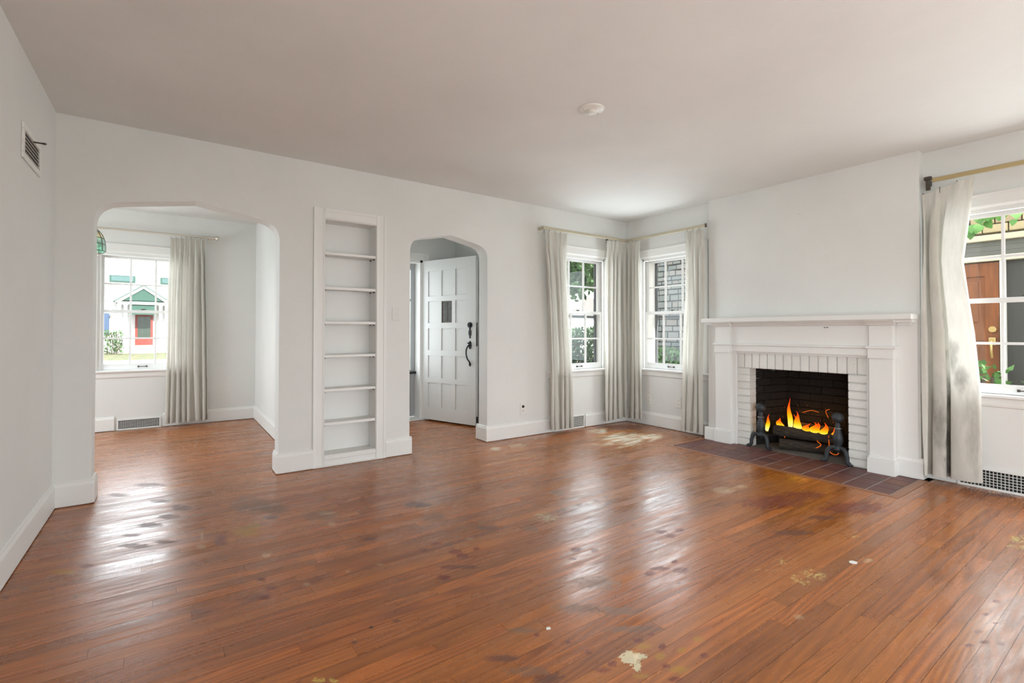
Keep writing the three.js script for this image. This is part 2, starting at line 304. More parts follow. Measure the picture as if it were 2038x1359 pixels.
// ---------------------------------------------------------------- ceiling, roof and walls
structure('ceiling', [box(-0.85, 4.95, H, H + 0.1, -4.265, ZR + 0.2), box(-2.85, 1.05, H, H + 0.1, -7.13, -4.265), box(1.05, 3.2, H, H + 0.1, -5.8, -4.265)], M.ceiling, 'plain white plaster ceiling over the living room', 'ceiling');
tag(put('roof', [box(-1.6, 5.3, H + 0.1, H + 0.26, -4.55, 4.2), box(-3.3, 1.4, H + 0.1, H + 0.26, -7.5, -4.55), box(1.4, 3.6, H + 0.1, H + 0.26, -6.5, -4.55)], mat(lin(0.10, 0.09, 0.085), 0.9)), 'flat dark roof slab with its unseen rear eave lengthened to block sun', 'roof', null, 'structure');  // rear overhang stretched to keep the sun out of the added windows

function archPath(L, R, spring, shoulder, apex, inset) {             // outline of a Tudor arch from its left foot to its right foot
  const c = (L + R) / 2, pts = [[L, 0], [L, spring]], slope = (apex - shoulder) / (c - L - inset), cy = shoulder - slope * inset;
  const bend = (p0, q, p1) => { for (let k = 1; k <= 12; k++) { const t = k / 12; pts.push([(1 - t) ** 2 * p0[0] + 2 * t * (1 - t) * q[0] + t * t * p1[0], (1 - t) ** 2 * p0[1] + 2 * t * (1 - t) * q[1] + t * t * p1[1]]); } };
  bend([L, spring], [L, cy], [L + inset, shoulder]);
  pts.push([c, apex]);
  pts.push([R - inset, shoulder]);
  bend([R - inset, shoulder], [R, cy], [R, spring]);
  pts.push([R, 0]);
  return pts;
}
const rectHole = (a, b, c, d) => [[a, c], [a, d], [b, d], [b, c]];
const W1X = 3.88, W2Z = -3.46, W3Z = -0.66, WDX = -0.256, WIN_W = 0.80, WY0 = 0.645, WY1 = 1.985;
const BK = { x0: 1.028, x1: 1.457, y0: 0.088, y1: 2.023 };
const Xp = V3(1, 0, 0), Xm = V3(-1, 0, 0), Zp = V3(0, 0, 1), Zm = V3(0, 0, -1);
structure('wall_back', prism([[-2.85, 0], ...archPath(-0.408, 0.69, 1.80, 1.957, 2.03, 0.13), ...archPath(1.77, 2.60, 1.835, 1.968, 2.027, 0.12), [4.95, 0], [4.95, H], [-2.85, H]], V3(0, 0, ZB - WT), Xp, UPV, WT,
  [rectHole(BK.x0, BK.x1, BK.y0, BK.y1), rectHole(W1X - WIN_W / 2, W1X + WIN_W / 2, WY0, WY1)]), M.wall, 'white plaster wall with two Tudor arches and a built-in bookcase');
structure('wall_left', prism([[-(ZR + 0.2), 0], [-ZB, 0], [-ZB, H], [-(ZR + 0.2), H]], V3(XL - 0.2, 0, 0), Zm, UPV, 0.2, [rectHole(-(ZLEFT + 0.55), -(ZLEFT - 0.55), LOW0, LOW1)]), M.wall, 'long white plaster wall with a small air vent near the ceiling');
const holeZ = (zc, w) => rectHole(-(zc + w / 2), -(zc - w / 2), WY0, WY1);
structure('wall_right', prism([[-BZ0, 0], [4.105, 0], [4.105, H], [-BZ0, H]], V3(XW1, 0, 0), Zm, UPV, 4.95 - XW1, [holeZ(W2Z, WIN_W)]), M.wall, 'white wall with a sash window between the room corner and the chimney breast');
structure('wall_right', prism([[-(ZR + 0.2), 0], [-BZ1, 0], [-BZ1, H], [-(ZR + 0.2), H]], V3(XW2, 0, 0), Zm, UPV, 4.95 - XW2, [holeZ(W3Z, WIN_W), rectHole(-(ZSIDE + 0.65), -(ZSIDE - 0.65), LOW0, LOW1)]), M.wall, 'white wall with a sash window on the far side of the chimney breast from the corner');
const FO = { z0: -2.487, z1: -1.662, y: 0.755 };                      // fireplace opening
structure('wall_chimney', prism([[-BZ1, 0], [-BZ1, H], [-BZ0, H], [-BZ0, 0], [-FO.z0 + 0.02, 0], [-FO.z0 + 0.02, FO.y + 0.02], [-FO.z1 - 0.02, FO.y + 0.02], [-FO.z1 - 0.02, 0]], V3(XB, 0, 0), Zm, UPV, 5.0 - XB), M.wall, 'white chimney breast above and around the fireplace');
structure('wall_rear', prism([[-0.8, 0], [4.95, 0], [4.95, H], [-0.8, H]], V3(0, 0, ZR), Xp, UPV, 0.2, REAR.map((x) => rectHole(x - 0.55, x + 0.55, LOW0, LOW1))), M.wall, 'white wall behind the viewer with three windows added for light');
structure('wall_dining_front', prism([[-2.85, 0], [1.05, 0], [1.05, H], [-2.85, H]], V3(0, 0, ZD - 0.2), Xp, UPV, 0.2, [rectHole(WDX - WIN_W / 2, WDX + WIN_W / 2, WY0, WY1)]), M.wall, 'white dining room wall with one sash window beyond the wide arch');
structure('wall_dining_left', prism([[4.265, 0], [-ZD, 0], [-ZD, H], [4.265, H]], V3(-2.82, 0, 0), Zm, UPV, 0.2, [rectHole(4.9, 6.3, WY0, WY1)]), M.wall, 'dining room side wall with a wide window added for light');
structure('wall_dining_right', [box(0.89, 1.05, 0, H, ZD, -5.8), box(0.89, 1.0, 0, H, -5.8, ZB - WT)], M.wall, 'white dining room wall running back from the arch');
structure('wall_closet', box(1.0, 1.55, 0, H, -5.6, ZB - WT - 0.03), M.wall, 'white wall block between the dining room and the entry');
structure('wall_entry_right', box(3.05, 3.2, 0, H, -5.6, ZB - WT), M.wall, 'white side wall of the entry behind the open door');
structure('wall_entry_front', prism([[1.05, 0], [1.66, 0], [1.66, 2.0], [2.585, 2.0], [2.585, 0], [3.2, 0], [3.2, H], [1.05, H]], V3(0, 0, -5.8), Xp, UPV, 0.2), M.wall, 'white entry wall around the front doorway');

// ---------------------------------------------------------------- baseboards
const BASE = [[0, 0.006], [0.018, 0.006], [0.018, 0.128], [0.011, 0.146], [0.011, 0.152], [0.004, 0.157], [0, 0.157]];
function baseRun(parent, a, b, n) {                                   // a, b: [x, z] on the wall face; n: the way the board faces
  const c = n.clone().cross(UPV), A = V3(a[0], 0, a[1]), B = V3(b[0], 0, b[1]), start = A.dot(c) < B.dot(c) ? A : B;
  return put('board', prism(BASE, start, n, UPV, A.distanceTo(B)), M.trim, parent);
}
{
  const bb = structGroup('baseboard_back', 'white painted baseboard along the wall with the arches', 'baseboard');
  baseRun(bb, [XL, ZB], [-0.408 + 0.018, ZB], Zp); baseRun(bb, [-0.408, ZB], [-0.408, ZB - WT], Xp);
  baseRun(bb, [0.69 - 0.018, ZB], [0.942, ZB], Zp); baseRun(bb, [0.69, ZB], [0.69, ZB - WT], Xm);
  baseRun(bb, [1.545, ZB], [1.77 + 0.018, ZB], Zp); baseRun(bb, [1.77, ZB], [1.77, ZB - WT], Xp);
  baseRun(bb, [2.60, ZB], [2.60, ZB - WT - 0.03], Xm); baseRun(bb, [2.60 - 0.018, ZB], [3.46, ZB], Zp); baseRun(bb, [3.94, ZB], [XW1, ZB], Zp);
  const bl = structGroup('baseboard_left', 'white painted baseboard along the wall with the air vent', 'baseboard');
  baseRun(bl, [XL, ZB], [XL, ZLEFT - 0.7], Xp);
  const br = structGroup('baseboard_right', 'white painted baseboards beside the chimney breast', 'baseboard');
  baseRun(br, [XW1, ZB], [XW1, BZ0], Xm); baseRun(br, [XW2, BZ1], [XW2, -1.02], Xm); baseRun(br, [XW2, -0.2], [XW2, ZSIDE - 0.8], Xm);
  baseRun(br, [XB, -1.335], [XB, BZ1 + 0.018], Xm); baseRun(br, [XB, BZ1], [XW2, BZ1], Zp);
  const bd = structGroup('baseboard_dining', 'white painted baseboards in the dining room', 'baseboard');
  baseRun(bd, [-2.62, ZD], [-0.50, ZD], Zp); baseRun(bd, [-0.06, ZD], [0.89, ZD], Zp); baseRun(bd, [0.89, ZD], [0.89, ZB - WT], Xm);
}

// ---------------------------------------------------------------- double-hung windows
const CASING = [[0, 0], [0, 0.014], [0.012, 0.02], [0.078, 0.02], [0.086, 0.027], [0.095, 0.027], [0.095, 0]]; // across the casing from the opening, height off the wall
function sash(parent, name, w, y0, y1, zc, bottom, top, stile, cols, rows, deep = 0.034) {
  const s = put(name, [box(-w / 2, -w / 2 + stile, y0, y1, zc - deep / 2, zc + deep / 2, 0.003), box(w / 2 - stile, w / 2, y0, y1, zc - deep / 2, zc + deep / 2, 0.003),
    box(-w / 2 + stile, w / 2 - stile, y0, y0 + bottom, zc - deep / 2, zc + deep / 2, 0.003), box(-w / 2 + stile, w / 2 - stile, y1 - top, y1, zc - deep / 2, zc + deep / 2, 0.003)], M.sash, parent);
  const gx0 = -w / 2 + stile, gx1 = w / 2 - stile, gy0 = y0 + bottom, gy1 = y1 - top, mw = 0.018;
  for (let c = 1; c < cols; c++) { const x = lerp(gx0, gx1, c / cols); put('muntin', box(x - mw / 2, x + mw / 2, gy0, gy1, zc - 0.011, zc + 0.013, 0.003), M.sash, s); }
  for (let r = 1; r < rows; r++) { const y = lerp(gy0, gy1, r / rows); put('muntin', box(gx0, gx1, y - mw / 2, y + mw / 2, zc - 0.010, zc + 0.012, 0.003), M.sash, s); }
  for (let c = 0; c < cols; c++) for (let r = 0; r < rows; r++) {
    const x0 = lerp(gx0, gx1, c / cols), x1 = lerp(gx0, gx1, (c + 1) / cols), ya = lerp(gy0, gy1, r / rows), yb = lerp(gy0, gy1, (r + 1) / rows);
    const g = new THREE.PlaneGeometry(x1 - x0 - 0.006, yb - ya - 0.006); g.translate((x0 + x1) / 2, (ya + yb) / 2, zc - 0.002);
    put('pane', g, M.glass, s);
  }
  return s;
}
function makeWindow(name, label, pos, turn, { w = WIN_W, y0 = WY0, y1 = WY1, deep = 0.16, storm = false, detail = true } = {}) {
  const o = structGroup(name, label, 'window', pos, turn), hw = w / 2, sill = y0 + 0.025, mid = (sill + y1) / 2;
  put('jamb', [box(-hw, -hw + 0.012, sill, y1, -deep, 0.0), box(hw - 0.012, hw, sill, y1, -deep, 0), box(-hw, hw, y1 - 0.012, y1, -deep, 0),
    box(-hw + 0.012, -hw + 0.03, sill, y1 - 0.012, -0.028, -0.006, 0.002), box(hw - 0.03, hw - 0.012, sill, y1 - 0.012, -0.028, -0.006, 0.002), box(-hw + 0.012, hw - 0.012, y1 - 0.036, y1 - 0.012, -0.028, -0.006, 0.002)], M.trim, o);
  const side = (s) => prism(CASING.map(([p, q]) => [s * p, q]), V3(s * hw, sill, 0), Xp, Zp, y1 - sill + 0.095);  // sweeps down: turned up below
  for (const s of [-1, 1]) { const g = side(s); g.translate(0, y1 - sill + 0.095, 0); put('casing', metric(g), M.trim, o); }
  put('casing', prism(CASING.map(([p, q]) => [q, p]), V3(-hw, y1, 0), Zp, UPV, w).translate(w, 0, 0), M.trim, o);
  put('stool', [box(-hw - 0.125, hw + 0.125, y0, sill, 0, 0.045, 0.008), box(-hw, hw, y0, sill, -deep, 0.0)], M.trim, o);
  put('apron', prism([[0, 0], [0.012, 0.006], [0.016, 0.02], [0.016, 0.065], [0, 0.065]], V3(hw + 0.09, y0 - 0.065, 0), Zp, UPV, w + 0.18), M.trim, o);
  const sw = w - 0.026, low = sash(o, 'lower_sash', sw, sill + 0.002, mid + 0.0175, -0.047, 0.066, 0.034, 0.042, 3, 2);
  const up = sash(o, 'upper_sash', sw, mid - 0.0155, y1 - 0.014, -0.084, 0.034, 0.045, 0.042, 3, 2);
  if (detail) {
    put('lift_handle', [box(-0.045, -0.03, 0.695, 0.712, -0.03, -0.018), box(0.03, 0.045, 0.695, 0.712, -0.03, -0.018), box(-0.04, 0.04, 0.7, 0.707, -0.02, -0.013, 0.002)], M.bolt, low);
    put('sash_lock', [move(cyl(0.012, 0.014, 0.012, 12), 0, 1.351, -0.05), box(-0.02, 0.028, 1.352, 1.36, -0.06, -0.045, 0.002)], M.bolt, low);
  }
  if (storm) {
    const z0 = -deep + 0.004, z1 = -deep + 0.024, m = M.storm;
    put('storm_frame', [box(-hw + 0.012, -hw + 0.04, sill, y1 - 0.012, z0, z1), box(hw - 0.04, hw - 0.012, sill, y1 - 0.012, z0, z1), box(-hw + 0.04, hw - 0.04, 1.27, 1.30, z0, z1), box(-hw + 0.04, hw - 0.04, sill, sill + 0.03, z0, z1), box(-hw + 0.04, hw - 0.04, y1 - 0.04, y1 - 0.012, z0, z1)], m, o);
  }
  return o;
}
M.storm = mat(lin(0.09, 0.10, 0.11), 0.5);
makeWindow('window_1', 'white six-over-six sash window beside the room corner on the arch wall', [W1X, 0, ZB], 0, { storm: true });
makeWindow('window_2', 'white six-over-six sash window between corner curtains and the chimney breast', [XW1, 0, W2Z], -Math.PI / 2, { storm: true, deep: 0.26 });
makeWindow('window_3', 'white sash window with brown door outside it, right of the fireplace', [XW2, 0, W3Z], -Math.PI / 2, { deep: 0.24 });
makeWindow('window_4', 'white sash window in the dining room beyond the wide arch', [WDX, 0, ZD], 0, { deep: 0.2 });
REAR.forEach((x) => makeWindow('window_5', 'wide low-silled white sash window added unseen behind the viewer for light', [x, 0, ZR], Math.PI, { w: 1.1, y0: LOW0, y1: LOW1, deep: 0.2, detail: false }).userData.group = 'windows added behind the viewer for light');  // unseen windows added to light the room evenly
makeWindow('window_7', 'wide white sash window added for light on the side wall behind the viewer', [XW2, 0, ZSIDE], -Math.PI / 2, { w: 1.3, y0: LOW0, y1: LOW1, deep: 0.24, detail: false });  // unseen, added to light the opposite wall
makeWindow('window_8', 'white sash window added for light behind the viewer on the wall with the air vent', [XL, 0, ZLEFT], Math.PI / 2, { w: 1.1, y0: LOW0, y1: LOW1, deep: 0.2, detail: false });  // unseen, added to light the chimney breast
makeWindow('window_6', 'wide white sash window added for light on the side wall of the dining room', [-2.62, 0, -5.6], Math.PI / 2, { w: 1.4, deep: 0.2, detail: false });  // unseen window put in to light the dining room

// ---------------------------------------------------------------- bookcase built into the pillar between the arches
{
  const { x0, x1, y0, y1 } = BK, o = thing('bookcase', 'tall narrow white built-in bookcase with six empty shelves between the arches', 'bookcase', [0, 0, ZB]);
  put('back_panel', box(x0 - 0.01, x1 + 0.01, y0 - 0.02, y1 + 0.02, -WT - 0.028, -WT - 0.006), M.trim, o);
  for (const [a, b] of [[x0 - 0.012, x0 + 0.002], [x1 - 0.002, x1 + 0.012]]) put('side_panel', box(a, b, y0, y1, -WT - 0.005, 0.001), M.trim, o);
  put('top_panel', box(x0, x1, y1 - 0.002, y1 + 0.012, -WT - 0.005, 0.001), M.trim, o);
  put('bottom_board', box(x0, x1, y0 - 0.014, y0 + 0.004, -WT - 0.005, 0.001), M.trim, o);
  for (const y of [1.747, 1.461, 1.176, 0.900, 0.620, 0.344]) {
    const s = put('shelf', box(x0 + 0.003, x1 - 0.003, y - 0.011, y + 0.010, -WT, -0.006, 0.002), M.trim, o);
    put('front_edge', box(x0 + 0.003, x1 - 0.003, y - 0.012, y + 0.011, -0.007, -0.001, 0.002), M.trim, s);
    for (const x of [x0 + 0.008, x1 - 0.008]) for (const z of [-0.035, -0.12]) put('shelf_pin', box(x - 0.006, x + 0.006, y - 0.022, y - 0.012, z - 0.006, z + 0.006), M.bolt, s);
  }
  // face frame: outer bead, flat, inner ogee
  const F = [[0, 0], [0, 0.008], [0.006, 0.013], [0.016, 0.009], [0.02, 0.008], [0.064, 0.008], [0.068, 0.012], [0.086, 0.014], [0.088, 0.014], [0.088, 0]];
  for (const s of [-1, 1]) { const g = prism(F.map(([p, q]) => [s * p, q]), V3(s < 0 ? x0 : x1, 0, 0), Xp, Zp, y1 + 0.088); g.translate(0, y1 + 0.088, 0); put('face_stile', metric(g), M.trim, o); }
  put('face_rail', metric(prism(F.map(([p, q]) => [q, p]), V3(x0, y1, 0), Zp, UPV, x1 - x0).translate(x1 - x0, 0, 0)), M.trim, o);
  put('bottom_rail', [box(x0, x1, 0, 0.055, 0, 0.008, 0.003), box(x0, x1, 0.053, y0, 0, 0.013, 0.006), box(x0 - 0.09, x1 + 0.09, 0, 0.014, 0.006, 0.022, 0.006)], M.trim, o);
}

// ---------------------------------------------------------------- fireplace: firebox, brick surround, hearth, mantelpiece
{
  const fb = structGroup('firebox', 'soot-black brick firebox inside the fireplace opening', 'firebox');
  const x0 = 4.69, x1 = 5.12, za = FO.z0, zb = FO.z1, zc = FO.z0 + 0.10, zd = FO.z1 - 0.10;
  put('floor_slab', box(4.58, 5.2, -0.06, 0.0, za - 0.05, zb + 0.05), M.ash, fb);
  put('lintel', box(4.70, 5.2, FO.y + 0.06, FO.y + 0.16, za - 0.05, zb + 0.05), M.soot[0], fb);
  put('shell', [box(x1 + 0.05, x1 + 0.1, 0, 0.95, za - 0.05, zb + 0.05), box(x0 - 0.08, x1 + 0.1, 0, 0.95, za - 0.16, za - 0.11), box(x0 - 0.08, x1 + 0.1, 0, 0.95, zb + 0.11, zb + 0.16)], M.soot[0], fb);
  const course = (A, B, n) => {                                      // running courses of soot-black bricks from A to B
    const L = Math.hypot(B[0] - A[0], B[1] - A[1]), dir = Math.atan2(-(B[1] - A[1]), B[0] - A[0]);
    for (let r = 0; r < 11; r++) for (let s = r % 2 ? -0.1 : 0; s < L - 0.02; s += 0.205) {
      const a = Math.max(s, 0), b = Math.min(s + 0.2, L); if (b - a < 0.03) continue;
      const g = box(a, b, r * 0.072 + 0.002, r * 0.072 + 0.068, -0.05 + rr(-0.003, 0.003), 0.0 + rr(-0.004, 0.002));
      g.rotateY(dir); g.translate(A[0], 0, A[1]); put('firebrick', g, M.soot[Math.floor(rnd() * 3)], fb);
    }
  };
  course([x1, zc], [x1, zd], 1); course([x0, za], [x1, zc], 1); course([x1, zd], [x0, zb], 1);

  const sr = structGroup('trim_2', 'white-painted brick surround framing the fireplace opening', 'brick surround');
  put('mortar_bed', prism([[-(-1.524), 0], [1.524, 0.905], [2.613, 0.905], [2.613, 0], [-FO.z0 + 0.004, 0], [-FO.z0 + 0.004, FO.y + 0.004], [-FO.z1 - 0.004, FO.y + 0.004], [-FO.z1 - 0.004, 0]], V3(4.584, 0, 0), Zm, UPV, 0.104), M.mortarPaint, sr);
  const B = (z0, z1, y0, y1, deep = 0.10) => put('brick', box(4.576 + rr(-0.0015, 0.0015), 4.576 + deep, y0, y1, z0, z1, 0.005), M.paintBrick[Math.floor(rnd() * 3)], sr);
  const nTop = 15, wTop = (2.613 - 1.522) / nTop;
  for (let k = 0; k < nTop; k++) B(-2.613 + k * wTop + 0.003, -2.613 + (k + 1) * wTop - 0.003, FO.y, 0.902, 0.11);
  const nSide = 11, hs = FO.y / nSide;
  for (let k = 0; k < nSide; k++) { B(-2.613, FO.z0 - 0.001, k * hs + 0.003, (k + 1) * hs - 0.003, 0.115); B(FO.z1 + 0.001, -1.524, k * hs + 0.003, (k + 1) * hs - 0.003, 0.115); }

  // hearth of quarry tiles in a wood border
  const ht = structGroup('hearth', 'dark red quarry-tile hearth let into the floor before the fireplace', 'hearth');
  put('tile_bed', box(3.995, 4.58, -0.05, -0.0025, -2.93, -1.205), mat(lin(0.42, 0.39, 0.38), 0.85), ht);
  const tileMats = [0, 1, 2, 3].map((k) => mat(lin(0.105 + 0.02 * k, 0.040 + 0.007 * k, 0.036 + 0.005 * (k % 3)), 0.5, { bumpMap: again(brickBump, 2, 2), bumpScale: 0.0025 }));
  const nz = 12, tw = (2.93 - 1.205) / nz, xs = [3.998, 4.145, 4.291, 4.437, 4.58];
  for (let c = 0; c < nz; c++) for (let r = 0; r < 4; r++) put('tile', box(xs[r] + 0.0045, xs[r + 1] - 0.0045, -0.02, 0.0005 + rr(-0.001, 0.001), -2.93 + c * tw + 0.0045, -2.93 + (c + 1) * tw - 0.0045, 0.002), tileMats[Math.floor(rnd() * 4)], ht);
  const woodB = mat(lin(0.30, 0.13, 0.065), 0.4, { bumpMap: again(floorBump, 6, 6), bumpScale: 0.0008 });
  put('border_strip', box(3.945, 3.992, -0.02, 0.003, -2.98, -1.145, 0.002), woodB, ht);
  put('border_strip', box(3.992, 4.58, -0.02, 0.003, -1.20, -1.145, 0.002), woodB, ht);
  put('border_strip', box(3.992, 4.58, -0.02, 0.003, -2.98, -2.935, 0.002), woodB, ht);

  const mp = thing('mantelpiece', 'white painted wood mantelpiece with pilasters and a plain shelf over the fireplace', 'mantelpiece', [XB, 0, 0]);
  const m = M.trim, P = [[-2.815, -2.658], [-1.495, -1.338]], BX = (a, b, y0, y1, z0, z1, bev = 0.003) => box(a - XB, b - XB, y0, y1, z0, z1, bev);
  put('shelf', BX(4.42, XB, 1.198, 1.240, -2.912, -1.198, 0.004), m, mp);
  const crown = [[0, 0], [0.02, 0.004], [0.026, 0.012], [0.05, 0.03], [0.066, 0.036], [0.066, 0.044], [0, 0.044]];
  put('crown_moulding', [[4.545, -2.66, -1.49], [4.518, -2.835, -2.64], [4.518, -1.515, -1.318]].map(([x, a, b]) => prism(crown, V3(x - XB, 1.155, b), Xm, UPV, b - a)), m, mp);
  put('crown_moulding', [BX(4.50, XB, 1.175, 1.2, -1.32, -1.215), BX(4.53, XB, 1.155, 1.175, -1.32, -1.235)], m, mp);
  put('crown_moulding', BX(4.50, XB, 1.175, 1.2, -2.90, -2.83), m, mp);
  put('frieze', BX(4.545, XB, 0.99, 1.16, -2.66, -1.493), m, mp);
  put('architrave', [BX(4.535, XB, 0.915, 0.975, -2.66, -1.493), BX(4.522, XB, 0.972, 0.992, -2.66, -1.493, 0.006)], m, mp);
  for (const [a, b] of P) {
    const p = put('pilaster', BX(4.52, XB, 0.12, 1.16, a, b), m, mp);
    put('capital', [BX(4.508, XB, 0.897, 0.975, a - 0.006, b + 0.006), BX(4.497, XB, 0.972, 0.994, a - 0.022, b + 0.022, 0.006)], m, p);
    put('plinth', [BX(4.503, XB, 0, 0.118, a - 0.012, b + 0.012), BX(4.512, XB, 0.116, 0.134, a - 0.006, b + 0.006, 0.006)], m, p);
  }
  put('side_panel', BX(4.578, XB + 0.002, 0, 1.198, -2.932, -2.815), m, mp);
  put('side_panel', BX(4.586, XB + 0.002, 0.0, 1.198, -1.338, -1.205), m, mp);
  put('side_plinth', BX(4.512, XB, 0, 0.128, -2.936, -2.82, 0.005), m, mp);
  put('inner_trim', [BX(4.56, XB, 0, 0.92, -2.66, -2.613), BX(4.56, XB, 0, 0.92, -1.524, -1.493), BX(4.565, XB, 0.895, 0.92, -2.62, -1.52)], m, mp);
  for (const [z, k] of [[-1.815, 0], [-1.795, 1]]) tag(put('nail', move(cyl(0.003, 0.003, 0.03, 8).rotateZ(Math.PI / 2), 4.538, 1.142, z), M.bolt), k ? 'dark nail in the mantel frieze, the one farther from the room corner' : 'dark nail in the mantel frieze, the one nearer the room corner', 'nail');
  tag(put('picture_hook', [move(new THREE.SphereGeometry(0.008, 10, 8), XB - 0.006, 2.156, -2.044), box(XB - 0.006, XB, 2.145, 2.16, -2.05, -2.03)], M.plate), 'small white hook left high on the chimney breast', 'hook');
}
// andirons
function andiron(label, x, z, turn) {
  const o = thing('andiron', label, 'andiron', [x, 0, z], turn, 'andirons in the fireplace');
  put('shaft', lathe([[0.0, 0.105], [0.030, 0.105], [0.036, 0.12], [0.028, 0.132], [0.024, 0.148], [0.033, 0.172], [0.040, 0.20], [0.037, 0.228], [0.026, 0.26], [0.020, 0.285], [0.021, 0.31], [0.016, 0.345], [0.0, 0.35]], 20), M.iron, o);
  put('collar', [move(lathe([[0.016, 0], [0.028, 0.003], [0.028, 0.009], [0.016, 0.012]], 20), 0, 0.286, 0), move(lathe([[0.014, 0], [0.02, 0.002], [0.02, 0.007], [0.014, 0.009]], 20), 0, 0.302, 0)], M.ironRing, o);
  const ball = new THREE.SphereGeometry(0.045, 24, 16); ball.translate(0, 0.383, 0);
  put('ball', ball, M.iron, o);
  for (const s of [-1, 1]) {
    put('leg', tube([[0, 0.125, 0], [-0.012, 0.132, s * 0.03], [-0.022, 0.115, s * 0.06], [-0.028, 0.07, s * 0.075], [-0.03, 0.025, s * 0.08], [-0.034, 0.012, s * 0.1]], 0.0175, 24, 8), M.iron, o);
    put('foot', new THREE.SphereGeometry(0.016, 12, 8).scale(1.1, 0.6, 1.4).translate(-0.036, 0.010, s * 0.102), M.iron, o);
  }
  put('billet_bar', [box(0, 0.36, 0.085, 0.105, -0.011, 0.011, 0.003), box(0.34, 0.362, 0, 0.09, -0.011, 0.011, 0.003)], M.iron, o);
  return o;
}
andiron('black iron andiron with a ball top, on the fireplace side nearer the room corner', 4.615, -2.405, 0);
andiron('black iron andiron with a ball top, on the fireplace side nearer the stained curtain', 4.60, -1.745, 0);
// logs
const barkN = tileable((i, j) => fbm(i * 0.2, j * 0.035), 256);
const bark = dataTex(256, 256, (i, j) => { const v = 30 + 130 * barkN(i, j) ** 2; return [v, v * 0.86, v * 0.74]; }, true);
const barkBump = dataTex(256, 256, (i, j) => { const v = 255 * barkN(i, j); return [v, v, v]; });
M.bark = mat(0xffffff, 0.95, { map: again(bark, 1, 1), bumpMap: again(barkBump, 1, 1), bumpScale: 0.012 });
M.logEnd = mat(lin(0.12, 0.085, 0.06), 0.95);
function log(label, A, B, r) {
  const a = V3(...A), b = V3(...B), L = a.distanceTo(b), g = new THREE.CylinderGeometry(r, r * 1.06, L, 22, 14, true), p = g.attributes.position, k = A[0] * 7 + A[2];
  for (let i = 0; i < p.count; i++) { const ang = Math.atan2(p.getZ(i), p.getX(i)), y = p.getY(i), f = 1 + 0.16 * (noise(Math.cos(ang) * 1.6 + k + 4, y * 7 + Math.sin(ang) * 1.6) - 0.5) + 0.05 * Math.sin(ang * 3 + k); p.setX(i, p.getX(i) * f); p.setZ(i, p.getZ(i) * f); }
  g.computeVertexNormals();
  const o = thing('log', label, 'log', [(A[0] + B[0]) / 2, (A[1] + B[1]) / 2, (A[2] + B[2]) / 2], 0, 'logs on the fire');
  o.quaternion.setFromUnitVectors(UPV, b.clone().sub(a).normalize());
  put('bark', g, M.bark, o);
  put('end_grain', new THREE.CircleGeometry(r * 1.02, 22).rotateX(-Math.PI / 2).translate(0, L / 2, 0), M.logEnd, o);
  put('end_grain', new THREE.CircleGeometry(r * 1.06, 22).rotateX(Math.PI / 2).translate(0, -L / 2, 0), M.logEnd, o);
  return o;
}
log('large charred log lying across the andiron bars behind them', [4.79, 0.152, -2.36], [4.83, 0.150, -1.80], 0.046);
log('thick grey log at the back of the fireplace', [4.985, 0.168, -2.30], [4.985, 0.168, -1.86], 0.058);
log('short pale log end resting on the ash below the fire', [4.72, 0.045, -2.28], [4.86, 0.045, -1.88], 0.045);
